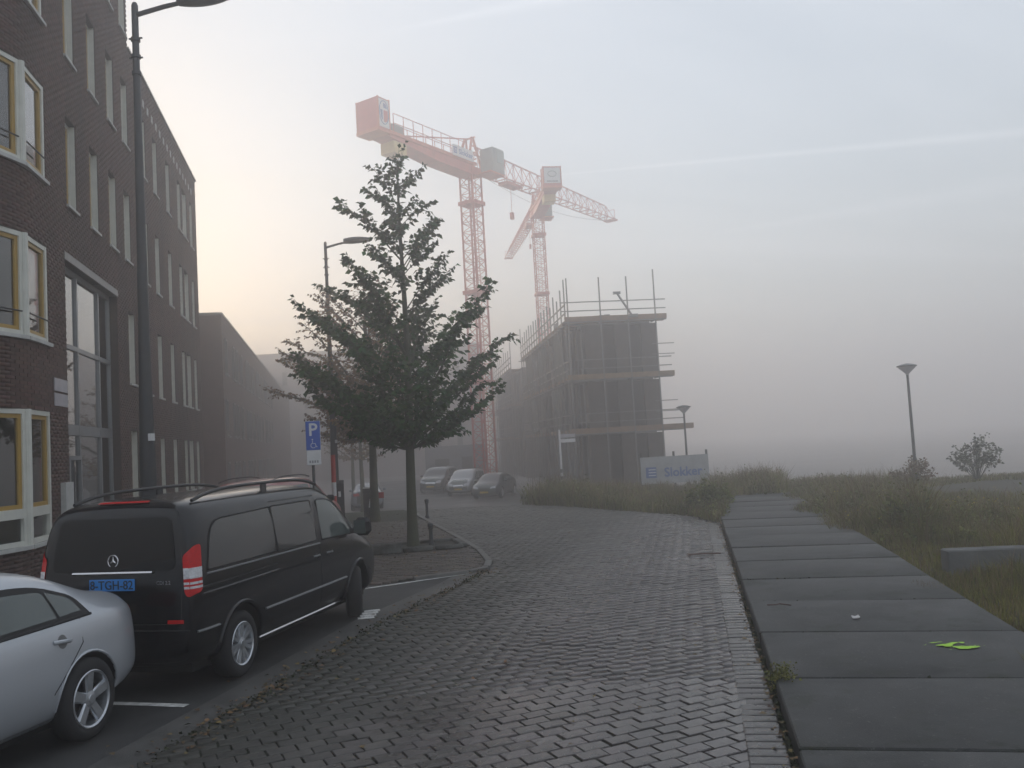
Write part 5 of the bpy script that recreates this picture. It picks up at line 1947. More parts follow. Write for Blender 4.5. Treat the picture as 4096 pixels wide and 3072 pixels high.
# ---- building-site board
M_letter = pmat('board_blue', (0.03, 0.11, 0.34), 0.5, 0.1, 4)
M_boardw = pmat('fog_greyed_board', (0.36, 0.37, 0.38), 0.7, 0.2, 2)  # white panel greyed, fading by fog put into its colour
bd = empty('site_board', (6.05, 43.2, -0.30), math.radians(5), category='billboard', label='white contractor board with blue lettering in front of the scaffolded building')
MB().box((1.7, 0, 0.82), (3.4, 0.06, 1.32)).build('panel', M_boardw, bd)
for x in (0.05, 1.7, 3.35):
    MB().box((x, 0.08, 0.5), (0.09, 0.09, 2.4)).build('post', M_dark, bd)
MB().box((0.50, -0.036, 0.72), (0.52, 0.006, 0.52)).build('logo_square', M_letter, bd)
for z in (0.86, 0.72, 0.58):
    MB().box((0.55, -0.043, z), (0.36, 0.006, 0.05)).build('logo_bar', M_signw, bd)
obj('lettering', text_data('lettering', 'Slokker', 0.62, M_letter, 0.003, bold=0.012), bd, loc=(2.10, -0.036, 0.68), rot=(PI / 2, 0, 0))

# ================================================================== TOWER CRANES
M_crane = pmat('crane_red', (0.50, 0.060, 0.050), 0.45, 0.18, 3)
M_crane_or = pmat('crane_orange', (0.56, 0.115, 0.055), 0.45, 0.15, 3)
M_weight = pmat('counterweight_red', (0.52, 0.075, 0.075), 0.5, 0.12, 3)
M_cab = pmat('cab_grey', (0.20, 0.24, 0.22), 0.4, 0.15, 3)
M_cabglass = pmat('cab_glass', (0.16, 0.24, 0.22), 0.08, 0.1, 2, spec=0.8)
M_winch = pmat('winch_yellow', (0.55, 0.38, 0.09), 0.5, 0.15, 3)
M_cable = pmat('steel_cable', (0.10, 0.10, 0.11), 0.4, 0.1, 3, metal=0.6)


def crane(label, base, mast_h, mw, az, jib_len, cj_len, jib_h0, jib_h1, text=None, logo=True, cab_side=1):
    root = empty('tower_crane', base, PI / 2 - az, category='crane', label=label, group='red tower cranes')
    # local +x = along the jib, +y = left of it
    for sx in (-1, 1):
        for sy in (-1, 1):
            MB().bar((sx * mw / 2, sy * mw / 2, 0), (sx * mw / 2, sy * mw / 2, mast_h), 0.085).build('mast_leg', M_crane, root)
    lac = MB()
    n = int(mast_h / (mw * 0.62))
    dz = mast_h / n
    for k in range(n):
        z0, z1 = k * dz, (k + 1) * dz
        for (a, b) in (((-1, -1), (1, -1)), ((1, -1), (1, 1)), ((1, 1), (-1, 1)), ((-1, 1), (-1, -1))):
            p = (a[0] * mw / 2, a[1] * mw / 2); q = (b[0] * mw / 2, b[1] * mw / 2)
            if k % 2:
                p, q = q, p
            lac.bar((p[0], p[1], z0), (q[0], q[1], z1), 0.034)
            lac.bar((p[0], p[1], z1), (q[0], q[1], z1), 0.034)
    lac.build('mast_lacing', M_crane, root)
    # ladder and platforms inside the mast
    ld = MB()
    for s_ in (-0.15, 0.15):
        ld.bar((0.25, s_, 0), (0.25, s_, mast_h), 0.03)
    for k in range(int(mast_h / 0.35)):
        ld.bar((0.25, -0.15, k * 0.35), (0.25, 0.15, k * 0.35), 0.02)
    ld.build('ladder', M_crane, root)
    for k in range(1, int(mast_h / 5.2) + 1):
        z = mast_h - 0.4 - (k - 1) * 5.2 - 1.2
        MB().box((0, 0, z), (mw + 0.25, mw + 0.25, 0.22)).build('collar', M_crane, root)
    # slewing ring and tower head
    MB().box((0, 0, mast_h + 0.22), (mw * 1.25, mw * 1.25, 0.42)).build('slewing_ring', M_crane, root)
    zj = mast_h + 0.5
    hd = MB()
    for s_ in (-1, 1):
        hd.bar((0.5, s_ * 0.45, zj), (0.1, s_ * 0.25, zj + jib_h0 + 0.35), 0.11)
        hd.bar((-0.7, s_ * 0.45, zj), (0.0, s_ * 0.25, zj + jib_h0 + 0.35), 0.11)
        hd.bar((0.5, s_ * 0.45, zj + 0.7), (-0.5, s_ * 0.4, zj + 0.7), 0.07)
    for z in (zj + 0.5, zj + 0.9, zj + jib_h0 + 0.35):
        hd.bar((0.1, -0.4, z), (0.1, 0.4, z), 0.08)
    hd.build('tower_head', M_crane_or, root)
    # jib: two bottom chords, one top chord, lacing
    w2 = 0.42
    ch = MB()
    for s_ in (-1, 1):
        ch.bar((0.4, s_ * w2, zj), (jib_len, s_ * w2, zj), 0.06)
    ch.bar((0.3, 0, zj + jib_h0), (jib_len - 0.8, 0, zj + jib_h1), 0.065)
    jib = ch.build('jib', M_crane, root)
    lc = MB()
    n = int(jib_len / 0.95)
    for k in range(n):
        x0 = 0.4 + (jib_len - 0.6) * k / n; x1 = 0.4 + (jib_len - 0.6) * (k + 1) / n
        xm = (x0 + x1) / 2
        zt = zj + jib_h0 + (jib_h1 - jib_h0) * min(1, xm / jib_len)
        for s_ in (-1, 1):
            lc.bar((x0, s_ * w2, zj), (xm, 0, zt), 0.032)
            lc.bar((xm, 0, zt), (x1, s_ * w2, zj), 0.032)
        lc.bar((x0, -w2, zj), (x0, w2, zj), 0.05)
        lc.bar((x0, -w2, zj), (x1, w2, zj), 0.04)
    lc.build('lacing', M_crane, jib)
    tp_ = MB()
    for p, q in (((jib_len, -0.35, zj), (jib_len, -0.35, zj + 0.75)), ((jib_len, 0.35, zj), (jib_len, 0.35, zj + 0.75)), ((jib_len, -0.35, zj + 0.75), (jib_len, 0.35, zj + 0.75))):
        tp_.bar(p, q, 0.035)
    tp_.box((jib_len, 0, zj - 0.02), (0.5, 0.9, 0.12))
    tp_.build('tip_guard', M_crane, jib)
    tr = MB().box((jib_len * 0.24, 0, zj - 0.14), (1.6, 0.7, 0.18))
    tr.bar((jib_len * 0.24, 0, zj - 0.2), (jib_len * 0.24, 0, zj - 1.9), 0.02)
    tr.box((jib_len * 0.24, 0, zj - 2.05), (0.22, 0.18, 0.42))
    tr.build('trolley', M_crane, root)
    cb = MB()
    pts = [(0.6 + (jib_len - 1.0) * k / 16, 0.0, zj - 0.10 - 0.75 * math.sin(PI * k / 16)) for k in range(17)]
    cb.tube(pts, 0.014, 4)
    cb.build('hoist_cable', M_cable, root)
    # counter-jib: deep box girder, walkway rail, winch, sign
    gd = MB()
    gd.prism([(-0.2, -0.52, zj - 0.55), (-cj_len * 0.45, -0.52, zj - 0.50), (-cj_len - 0.25, -0.52, zj - 0.06), (-cj_len - 0.25, -0.52, zj + 0.16), (-0.2, -0.52, zj + 0.16)], (0, 1.04, 0))
    gd.build('counter_jib', M_crane, root)
    for s_ in (-1, 1):
        MB().box((-cj_len / 2, s_ * 0.56, zj + 0.10), (cj_len - 0.2, 0.07, 0.18)).build('edge_beam', M_crane_or, root)
    hr = MB()
    for s_ in (-1, 1):
        for k in range(9):
            x = -0.9 - (cj_len - 1.7) * k / 8
            hr.bar((x, s_ * 0.55, zj + 0.18), (x, s_ * 0.55, zj + 1.15), 0.03)
        for z in (0.65, 1.15):
            hr.bar((-0.9, s_ * 0.55, zj + z), (-cj_len + 0.8, s_ * 0.55, zj + z), 0.03)
    hr.build('handrail', M_crane, root)
    ti = MB()
    ti.bar((0.0, 0, zj + jib_h0 + 0.3), (-cj_len + 1.3, 0, zj + 0.25), 0.06)
    ti.build('tie_bar', M_crane, root)
    MB().box((-cj_len + 1.5, 0.1, zj + 0.50), (0.9, 0.7, 0.62), bev=0.05).build('hoist_motor', M_cab, root)
    MB().box((-cj_len + 1.35, 0, zj - 0.52), (1.0, 0.95, 0.62), bev=0.03).build('ballast_box', M_winch, root)
    cw = MB().box((-cj_len - 0.1, 0, zj + 0.82), (0.86, 1.44, 1.62)).build('counterweight', M_weight, root)
    fm = MB()
    for s_ in (-1, 1):
        fm.box((-cj_len - 0.1 - 0.41, s_ * 0.72, zj + 0.82), (0.08, 0.07, 1.66))
        fm.box((-cj_len - 0.1 + 0.41, s_ * 0.72, zj + 0.82), (0.08, 0.07, 1.66))
    fm.box((-cj_len - 0.1, 0, zj - 0.06), (0.95, 1.52, 0.10)); fm.box((-cj_len - 0.54, 0, zj + 0.0), (0.06, 1.52, 0.14))
    fm.build('weight_frame', M_crane_or, cw)
    if logo:
        y = -0.725
        MB().box((-cj_len - 0.1, y - 0.012, zj + 0.84), (0.76, 0.02, 1.44)).build('sign_panel', M_signw, cw)
        lx, lz = -cj_len - 0.1, zj + 0.88
        lg = MB()
        lg.tube([(lx + 0.335 * math.cos(t), y - 0.024, lz + 0.60 * math.sin(t)) for t in np.linspace(0, 2 * PI, 33)], 0.022, 5, cap=False)
        lg.prism([(lx - 0.23, y - 0.024, lz - 0.28), (lx - 0.11, y - 0.024, lz - 0.42), (lx - 0.11, y - 0.024, lz + 0.12), (lx - 0.27, y - 0.024, lz + 0.12)], (0, -0.008, 0))
        lg.prism([(lx - 0.03, y - 0.024, lz + 0.24), (lx + 0.24, y - 0.024, lz + 0.24), (lx + 0.13, y - 0.024, lz + 0.45), (lx - 0.03, y - 0.024, lz + 0.50)], (0, -0.008, 0))
        lg.build('round_logo', M_letter, cw)
        sh = MB()
        sh.prism([(lx - 0.03, y - 0.024, lz + 0.12), (lx + 0.27, y - 0.024, lz + 0.12), (lx + 0.27, y - 0.024, lz - 0.22), (lx + 0.20, y - 0.024, lz - 0.42), (lx + 0.06, y - 0.024, lz - 0.50), (lx - 0.03, y - 0.024, lz - 0.44)], (0, -0.008, 0))
        sh.build('shield', M_weight, cw)
    else:
        MB().box((-cj_len - 0.1 - 0.445, 0, zj + 0.90), (0.02, 1.30, 1.25)).build('sign_panel', M_signw, cw)
        em = MB().tube([(-cj_len - 0.1 - 0.46, 0.34 * math.cos(t), zj + 1.02 + 0.22 * math.sin(t)) for t in np.linspace(0, 2 * PI, 25)], 0.03, 5, cap=False)
        em.build('emblem', M_cab, cw)
        MB().box((-cj_len - 0.1 - 0.457, 0, zj + 0.42), (0.004, 0.9, 0.12)).build('print_mark', M_grey, cw)
    if text:
        bn = MB().box((-1.45, -0.66, zj + 0.42), (1.9, 0.03, 0.62)).build('banner', M_signw, root)
        MB().box((-2.18, -0.680, zj + 0.42), (0.30, 0.006, 0.36)).build('logo_square', M_letter, bn)
        for z in (0.50, 0.42, 0.34):
            MB().box((-2.16, -0.686, zj + z), (0.2, 0.006, 0.03)).build('logo_bar', M_signw, bn)
        obj('lettering', text_data('lettering', text, 0.42, M_letter, 0.003, bold=0.008), bn, loc=(-1.22, -0.678, zj + 0.40), rot=(PI / 2, 0, 0))
    # cab
    c = cab_side
    MB().box((0.95, -0.95 * c, zj + 0.35), (1.15, 0.95, 1.5), bev=0.05).build('cab', M_cab, root)
    MB().box((1.545, -0.95 * c, zj + 0.45), (0.03, 0.82, 1.15), bev=0.01).build('cab_window', M_cabglass, root)
    MB().box((1.10, -1.44 * c, zj + 0.60), (0.72, 0.03, 0.75), bev=0.01).build('cab_window', M_cabglass, root)
    MB().box((0.7, -0.95 * c, zj - 0.45), (1.4, 1.05, 0.10)).build('cab_platform', M_crane_or, root)
    # concrete foot
    MB().box((0, 0, 0.2), (mw + 0.9, mw + 0.9, 0.7)).build('footing', M_kerb, root)
    return root


crane('nearer red tower crane with white logo on its counterweight', (-2.31, 66.3, -1.1), 18.06, 0.88, math.radians(34.5), 17.2, 7.9, 1.45, 0.95, text='Slokker').scale = (1.32, 1.32, 1.32)
crane('further red tower crane seen end-on behind the scaffolded building', (3.05, 76.0, -1.1), 22.9, 0.92, math.radians(-8.0), 19.0, 7.0, 1.4, 0.9, logo=False, cab_side=1)

# ================================================================== BUILDING UNDER CONSTRUCTION
M_concrete2 = pmat('raw_concrete', (0.13, 0.125, 0.12), 0.8, 0.3, 1.2, bump=0.3, bscale=20)
M_raw = pmat('raw_masonry', (0.075, 0.062, 0.055), 0.85, 0.35, 2.0, bump=0.4, bscale=20)
M_board = pmat('scaffold_board', (0.24, 0.15, 0.085), 0.8, 0.35, 2.5, island=0.3)
M_tube = pmat('scaffold_tube', (0.17, 0.17, 0.17), 0.45, 0.2, 4, metal=0.5)
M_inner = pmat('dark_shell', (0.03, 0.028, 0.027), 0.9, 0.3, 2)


def shell_block(label, origin, length, width, floors, piers, extra=0.0):
    ang = math.atan2(0.994, -0.111)
    root = empty('building_shell', (origin[0], origin[1], 0), ang, category='building site', label=label)
    # local +x along the street front, local +y is to the LEFT of that (the street side), building on -y
    for i in range(len(floors) - 1):
        z0, z1 = floors[i], floors[i + 1]
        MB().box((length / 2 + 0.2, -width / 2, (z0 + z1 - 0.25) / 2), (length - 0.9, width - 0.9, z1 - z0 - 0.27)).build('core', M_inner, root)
        MB().box((length / 2, -width / 2, z1 - 0.125), (length, width, 0.25)).build('floor_slab', M_concrete2, root)
        k = 0
        x = 0.0
        while x < length - 0.5:
            w = piers[k % len(piers)]
            w = min(w, length - x)
            MB().box((x + w / 2, -0.22, (z0 + z1 - 0.25) / 2), (w, 0.24, z1 - z0 - 0.262)).build('pier', M_raw, root)
            MB().box((x + w + 0.55, -0.24, z0 + 0.38), (1.07, 0.18, 0.75)).build('spandrel', M_raw, root)
            x += w + 1.1
            k += 1
        y = -0.36
        while y > -width + 0.3:
            MB().box((0.2, y - 0.45, (z0 + z1 - 0.25) / 2), (0.24, 0.9, z1 - z0 - 0.264)).build('pier', M_raw, root)
            y -= 1.55
    return root


Z = [-1.08, 2.66, 5.75, 9.05]
blockA = shell_block('half-built block wrapped in scaffolding at the end of the road', (4.25, 50.6), 21.5, 4.0, Z, (1.3, 0.9, 1.7))
blockB = shell_block('further half-built block standing beyond the first one in the fog', (0.95, 80.2), 26.0, 4.0, Z, (1.5, 1.1))


def scaffold(label, origin, length, width, decks, top, front=True, spacing=2.1):
    ang = math.atan2(0.994, -0.111)
    root = empty('scaffold', (origin[0], origin[1], 0.0), ang, category='scaffold', label=label)
    yo, yi = 0.98, 0.12
    tubes = {}

    def rod(name, p, q, m=M_tube, w=0.07):
        MB().bar(p, q, w).build(name, m, root)
    n = int(length / spacing)
    for k in range(n + 1):
        x = k * length / n
        h = top + (0.5 if k in (0, n) else random.uniform(-0.35, 0.25))
        rod('standard', (x, yo, -1.06), (x, yo, h))
        rod('standard', (x, yi, -1.06), (x, yi, decks[-1] - 0.1))
        for d in decks:
            rod('transom', (x, yi - 0.1, d - 0.10), (x, yo + 0.25, d - 0.10))
    for d in decks:
        for dz in (-0.1, 0.55, 1.05):
            rod('guard_rail', (-0.3, yo + 0.03, d + dz), (length + 0.2, yo + 0.03, d + dz), w=0.065)
        x = 0.0
        while x < length - 0.1:
            l = min(3.4 if random.random() < 0.6 else 2.4, length - x)
            for j in range(3):
                MB().box((x + l / 2, yi + 0.14 + 0.27 * j, d - 0.03 + random.uniform(0, 0.012)), (l - 0.03, 0.25, 0.045)).build('deck_board', M_board, root)
            MB().box((x + l / 2, yo - 0.03, d + 0.10), (l - 0.04, 0.03, 0.20)).build('toe_board', M_board, root)
            x += l
    for k in range(0, n - 1, 3):
        x0, x1 = k * length / n, (k + 2) * length / n
        for a, b in zip([0.0] + decks[:-1], decks):
            rod('brace', (x0, yo + 0.06, a), (x1, yo + 0.06, b), w=0.045)
    if front:
        xo = -0.95
        ys = [0.98, -0.9, -2.5, -4.1]
        for y in ys:
            rod('standard', (xo, y, -1.06), (xo, y, top + (0.75 if y < -4 else 0.4)))
            for d in decks:
                rod('transom', (0.1, y, d - 0.1), (xo - 0.2, y, d - 0.1))
        for di, d in enumerate(decks):
            ex = (1.5, 0.6, 0.35)[di]
            for dz in (-0.1, 0.55, 1.05):
                rod('guard_rail', (xo - 0.03, 1.35, d + dz), (xo - 0.03, -4.5 - ex * 0.6, d + dz), w=0.055)
            for j in range(3):
                MB().box((xo + 0.16 + 0.27 * j, -1.6 - ex / 2, d - 0.03), (0.25, 5.6 + ex, 0.10)).build('deck_board', M_board, root)
            MB().box((xo - 0.02, -1.6 - ex / 2, d + 0.10), (0.03, 5.6 + ex, 0.26)).build('toe_board', M_board, root)
        # ends poking out on the far side
        for z in (3.6, 4.2, 6.9, 7.5):
            rod('loose_tube', (xo + 0.4, -3.9, z), (xo + 0.4, -5.2, z), w=0.045)
    return root


scaffold('steel tube scaffold with plank decks wrapping the half-built block', (4.25, 50.6), 21.5, 4.0, [2.6, 5.65, 8.95], 11.0, spacing=1.3)
scaffold('fainter scaffold along the further half-built block', (0.95, 80.2), 26.0, 4.0, [2.6, 5.65, 8.95], 10.9, front=False, spacing=1.9)
M_net = pmat('debris_net', (0.075, 0.080, 0.072), 0.9, 0.35, 3)
sc = bpy.data.objects['scaffold']
for x0, x1, z0, z1 in ((1.2, 4.4, 5.9, 8.7), (8.0, 11.4, 5.9, 8.5), (3.0, 6.2, 2.9, 5.4), (13.0, 16.4, 2.9, 5.4), (14.8, 18.0, 5.9, 8.6)):
    kx = 9
    v = []
    for i in range(kx + 1):
        x = x0 + (x1 - x0) * i / kx
        for z in (z0, z1):
            v.append((x, 1.03 + 0.05 * math.sin(i * 1.7), z + 0.10 * math.sin(i * 2.3)))
    MB().add(v, [(2 * i, 2 * i + 2, 2 * i + 3, 2 * i + 1) for i in range(kx)]).build('netting', M_net, sc)
for x, z0 in ((5.0, -1.0), (6.0, 2.7), (5.0, 5.8)):
    ld = MB()
    for d in (0, 0.4):
        ld.bar((x + d, 0.75, z0), (x + d + 0.3, 0.62, z0 + 3.9), 0.06)
    for k in range(12):
        ld.bar((x + 0.025 * k, 0.74, z0 + 0.3 * k), (x + 0.4 + 0.025 * k, 0.74, z0 + 0.3 * k), 0.04)
    ld.build('ladder', M_tube, sc)
M_sheet = pmat('grey_sheeting', (0.16, 0.17, 0.19), 0.6, 0.2, 2)
pr = empty('roof_prop', (6.6, 49.5, 9.0), category='prop', label='slanting steel prop standing on the top scaffold deck')
MB().tube([(0.45, 0, 0.0), (-0.35, 0, 1.35)], 0.06, 8).build('tube', M_tube, pr)
MB().box((-0.38, 0, 1.40), (0.42, 0.2, 0.14)).build('head', M_tube, pr)
MB().box((0.48, 0, 0.06), (0.5, 0.25, 0.16)).build('foot', M_tube, pr)
pk = empty('block_pallet', (5.0, 50.0, 8.98), category='pallet', label='small pack of blocks lying on the top scaffold deck')
for k in range(3):
    MB().box((0.32 * k, 0, 0.12 + 0.02 * k), (0.30, 0.3, 0.22)).build('block', M_concrete2, pk)
hut = empty('site_hut', (-5.2, 76.0, -1.06), math.radians(6), category='site hut', label='dim site hut at the foot of the nearer crane')
MB().box((0, 0, 1.7), (5.2, 2.4, 3.3), bev=0.04).build('cabin', M_sheet, hut)
MB().box((0.9, -1.23, 1.3), (0.9, 0.05, 2.1)).build('door', M_dark, hut)
MB().box((-1.2, -1.23, 1.8), (1.2, 0.05, 0.9)).build('window', M_pane_dark, hut)

# ================================================================== WEEDS, GRASS, LITTER
M_grass = leaf_mat('grass_blade', (0.080, 0.098, 0.014), (0.270, 0.250, 0.060), 0.4, 0.25)
M_dry = leaf_mat('dry_stalk', (0.14, 0.095, 0.045), (0.28, 0.20, 0.115), 0.4, 0.25)
M_weed = leaf_mat('weed_leaf', (0.070, 0.100, 0.020), (0.260, 0.265, 0.075), 0.45, 0.3)
M_flower = pmat('yellow_flower', (0.55, 0.40, 0.02), 0.6, 0.2, 5)


def hnoise(x, y, s, ph):
    """smooth random field in 0..1 made of waves in many directions"""
    r = np.random.default_rng(int(ph * 1000) + 17)
    v = 0
    tot = 0
    for o in range(4):
        f = s * 1.9 ** o
        for k in range(4):
            a = r.uniform(0, 2 * PI)
            v = v + np.sin((x * math.cos(a) + y * math.sin(a)) * f + r.uniform(0, 7)) / 1.6 ** o
            tot += 1 / 1.6 ** o
    return np.clip(0.5 + 0.95 * v / (tot ** 0.5 * 1.9), 0, 1)


def field_points(n):
    """random points of the wild strip on the right and the bed at the end of the road, with a height scale"""
    out = []
    k = int(n * 0.80)
    s_ = 1.0 + 31 * rng.random(k) ** 1.2
    n_ = 2.18 - 0.75 * np.clip((s_ - 9) / 14, 0, 1) + rng.random(k) ** 1.25 * (3.4 + s_ * 0.62)
    P = K0[None] + np.outer(s_, KD) + np.outer(n_, KN)
    edge = n_ - 2.42 + 0.75 * np.clip((s_ - 9) / 14, 0, 1) - 0.55 * (hnoise(P[:, 0], P[:, 1], 1.9, 0.4) - 0.5)
    ok = edge > 0
    P, n_, s_, edge = P[ok], n_[ok], s_[ok], edge[ok]
    tall = np.clip((s_ - 4.5) / 5.0, 0, 1)
    h = 0.13 + np.clip(edge / 1.6, 0, 1) * (0.12 + 0.50 * tall)
    h *= 0.30 + 1.25 * hnoise(P[:, 0], P[:, 1], 0.75, 1.0) ** 1.4 
    h *= 1.0 - 0.68 * np.clip((s_ - 10) / 16, 0, 1)
    h *= 1.0 + 0.35 * np.exp(-((P[:, 0] - 12.2) ** 2 / 5 + (P[:, 1] - 28) ** 2 / 20))
    sand = ((P[:, 0] - 16.8) / 3.6) ** 2 + ((P[:, 1] - 27.0) / 4.2) ** 2 < 1.0 + 0.3 * hnoise(P[:, 0], P[:, 1], 2.0, 3.0)
    corner = (P[:, 0] / P[:, 1] > 0.46) & (P[:, 1] > 14.5)
    h[corner] *= 0.5
    wallz = (P[:, 1] > 12.2) & (P[:, 1] < 13.5) & (P[:, 0] > 6.0)
    h[wallz] *= 0.35
    keep = ~sand
    out.append(np.column_stack([P, h])[keep])
    # bed between road end and footpath
    m = n - k
    poly = [(5.05, 22.3), (4.75, 24.6), (3.9, 26.2), (2.64, 28.5), (1.5, 30.8), (0.1, 32.7), (0.8, 36), (1.5, 42), (10.2, 42), kp(30, 2.6), kp(24.0, 2.4), kp(23.6, 0.5), kp(16.5, 0.1)]
    Q = np.column_stack([rng.uniform(0, 10.5, m * 3), 22 + 20 * rng.random(m * 3) ** 1.3])
    Q = Q[inside(poly, Q)][:m]
    d = np.clip((Q[:, 1] - 22.5) / 5.0, 0.25, 1)
    hq = (0.18 + 0.30 * d) * (0.30 + 1.35 * hnoise(Q[:, 0], Q[:, 1], 0.9, 2.0) ** 1.3)
    out.append(np.column_stack([Q, hq]))
    return np.concatenate(out)


def blades(name, n, mat, hk, wid, lean, label):
    A = field_points(n)
    n = len(A)
    h = A[:, 2] * hk * rng.uniform(0.5, 1.25, n)
    az = rng.uniform(0, 2 * PI, n)
    dist = np.hypot(A[:, 0], A[:, 1])
    w = wid * (0.7 + 0.6 * rng.random(n)) * np.clip(dist / 14, 0.8, 2.6)
    L_ = rng.normal(0, lean, (n, 2)) * h[:, None]
    c, s_ = np.cos(az) * w, np.sin(az) * w
    b = np.column_stack([A[:, 0], A[:, 1], gz(A[:, 1]) - 0.07])
    v0 = b + np.column_stack([c, s_, np.zeros(n)]); v1 = b - np.column_stack([c, s_, np.zeros(n)])
    mid = b + np.column_stack([L_ * 0.35, h * 0.6 + 0.07])
    v2 = mid + np.column_stack([c, s_, np.zeros(n)]) * 0.8; v3 = mid - np.column_stack([c, s_, np.zeros(n)]) * 0.8
    v4 = b + np.column_stack([L_, h + 0.07])
    V = np.stack([v0, v1, v2, v3, v4], 1).reshape(-1, 3)
    F = np.array([(0, 1, 3), (0, 3, 2), (2, 3, 4)])
    Fa = (F[None] + (np.arange(n) * 5)[:, None, None]).reshape(-1, 3)
    obj(name, fast_data(name, V, Fa, mat), None, kind='stuff', category='grass', label=label)


blades('grass', 120000, M_grass, 0.95, 0.0055, 0.42, 'rough green grass along the footpath and over the waste ground')
blades('dry_grass', 60000, M_dry, 1.25, 0.0035, 0.24, 'dry brown stalks standing among the grass')

# broad-leaved weeds
A = field_points(5200)
pick = hnoise(A[:, 0], A[:, 1], 0.6, 5.0)
A = A[(A[:, 2] > 0.20) & (pick > 0.45)]
P, D, S = [], [], []
for x, y, h in A:
    hh = h * rng.uniform(0.7, 1.35)
    lx, ly = rng.normal(0, 0.14, 2) * hh
    m = 15
    for j in range(m):
        t = (j + rng.random()) / m
        a = rng.uniform(0, 2 * PI)
        w = 0.16 * hh * (1.1 - t)
        P.append((x + lx * t + w * math.cos(a) * rng.random(), y + ly * t + w * math.sin(a) * rng.random(), float(gz(y)) + hh * (0.08 + 0.92 * t)))
        D.append((math.cos(a), math.sin(a), rng.uniform(-0.2, 1.1)))
        S.append(rng.uniform(0.035, 0.10) * (1.15 - 0.5 * t) * (0.8 + math.hypot(x, y) / 45))
obj('weeds', leaves_mesh('weeds', np.array(P), np.array(D), np.array(S), M_weed), None, kind='stuff', category='weeds', label='broad-leaved weeds growing through the grass')
# yellow flower heads
A = field_points(3000)
A = A[(A[:, 2] > 0.25) & (A[:, 1] < 26) & (A[:, 0] > 5.5)]
cl = hnoise(A[:, 0], A[:, 1], 1.7, 4.0)
A = A[cl > 0.62][:260]
P = np.column_stack([A[:, 0], A[:, 1], A[:, 2] * rng.uniform(0.8, 1.2, len(A))])
P = np.repeat(P, 4, 0) + rng.normal(0, 0.03, (len(P) * 4, 3))
obj('yellow_flowers', leaves_mesh('yellow_flowers', P, rng.normal(0, 1, P.shape), rng.uniform(0.02, 0.045, len(P)), M_flower), None, kind='stuff', category='flowers', label='scattered small yellow flowers among the weeds')
sheet('sand', [(16.8 + 4.3 * math.cos(t), 27 + 5.0 * math.sin(t)) for t in np.linspace(0, 2 * PI, 26)[:-1]], -0.05, M_sand, kind='structure')


def bush(name, label, x, y, h, w, n, mat, seed, ln=0.09):
    rs = np.random.default_rng(seed)
    root = empty(name, (x, y, -0.05 + float(gz(y))), category='bush', label=label)
    st = MB(); P, D, S = [], [], []
    for k in range(n):
        a = rs.uniform(0, 2 * PI); r = w * 0.5 * math.sqrt(rs.random()); hh = h * rs.uniform(0.55, 1.05) * (1 - 0.45 * (r / (w * 0.5)) ** 2)
        tip = np.array([r * math.cos(a), r * math.sin(a), hh])
        mid = tip * np.array([0.45, 0.45, 0.55]) + rs.normal(0, 0.03, 3)
        st.tube([(0.04 * math.cos(a), 0.04 * math.sin(a), 0), tuple(mid), tuple(tip)], [0.010, 0.007, 0.003], 4)
        for j in range(26):
            t = 0.25 + 0.75 * rs.random()
            p = mid * (1 - t) + tip * t + rs.normal(0, 0.05, 3)
            P.append(p); D.append(np.array([math.cos(a), math.sin(a), 0.6]) + rs.normal(0, 0.7, 3)); S.append(ln * rs.uniform(0.6, 1.2))
    st.build('stems', M_bark, root)
    obj('foliage', leaves_mesh('foliage', np.array(P), np.array(D), np.array(S), mat), root)
    return root


bush('young_bush', 'pale young bush standing alone in the foggy field at the right', 16.7, 32.2, 1.75, 1.9, 46, M_leaf_far, 3, 0.12)
bush('shrub', 'dark green shrub at the corner where the footpath meets the weed bed', 5.45, 25.6, 0.95, 1.5, 60, M_weed, 4, 0.10)
bush('thistle', 'single tall dark thistle at the edge of the footpath weeds', 7.35, 17.4, 0.95, 0.45, 16, M_weed, 6, 0.11)
bush('dock_plant', 'rusty seeding dock plant in front of the nearer park lamp', 12.6, 28.2, 1.25, 1.3, 40, M_dry, 12, 0.09)
bush('kerb_moss', 'tuft of moss and grass sprouting at the kerb joint', 2.20, 7.80, 0.075, 0.13, 26, M_grass, 14, 0.03).location.z = 0.08

# low concrete foundation in the grass
M_found = pmat('weathered_concrete', (0.11, 0.115, 0.115), 0.85, 0.4, 2.5, bump=0.5, bscale=25, col2=(0.17, 0.17, 0.165))
fw = empty('concrete_foundation', (6.30, 13.30, -0.1), math.radians(-6), category='low wall', label='low weathered concrete foundation wall half sunk in the grass')
MB().box((2.5, 0, 0.22), (5.0, 0.30, 0.44), bev=0.02).build('wall', M_found, fw)

# fresh marker paint on the slab: flat, irregular splash
M_neon = pmat('marker_paint', (0.33, 0.62, 0.015), 0.6, 0.2, 20)
cx, cy = 4.13, 8.50
rs = random.Random(3)
def blob(cx, cy, rx, ry, rot, n=26, jag=0.18):
    pts = []
    for k in range(n):
        t = 2 * PI * k / n
        r = 1 + jag * math.sin(3 * t + 1) + rs.uniform(-jag, jag) * 0.6
        x, y = rx * r * math.cos(t), ry * r * math.sin(t)
        pts.append((cx + x * math.cos(rot) - y * math.sin(rot), cy + x * math.sin(rot) + y * math.cos(rot)))
    return pts
pz = 0.1375
splash = empty('paint_splash', (0, 0, 0), category='paint mark', label='splash of neon green marker paint on the footpath slab')
sheet('spot', blob(4.13, 8.44, 0.115, 0.055, -0.1), pz, M_neon, splash)
sheet('spot', blob(4.02, 8.57, 0.10, 0.045, 0.5, jag=0.4), pz, M_neon, splash)
sheet('spot', blob(4.18, 8.62, 0.025, 0.03, 0.2), pz, M_neon, splash)
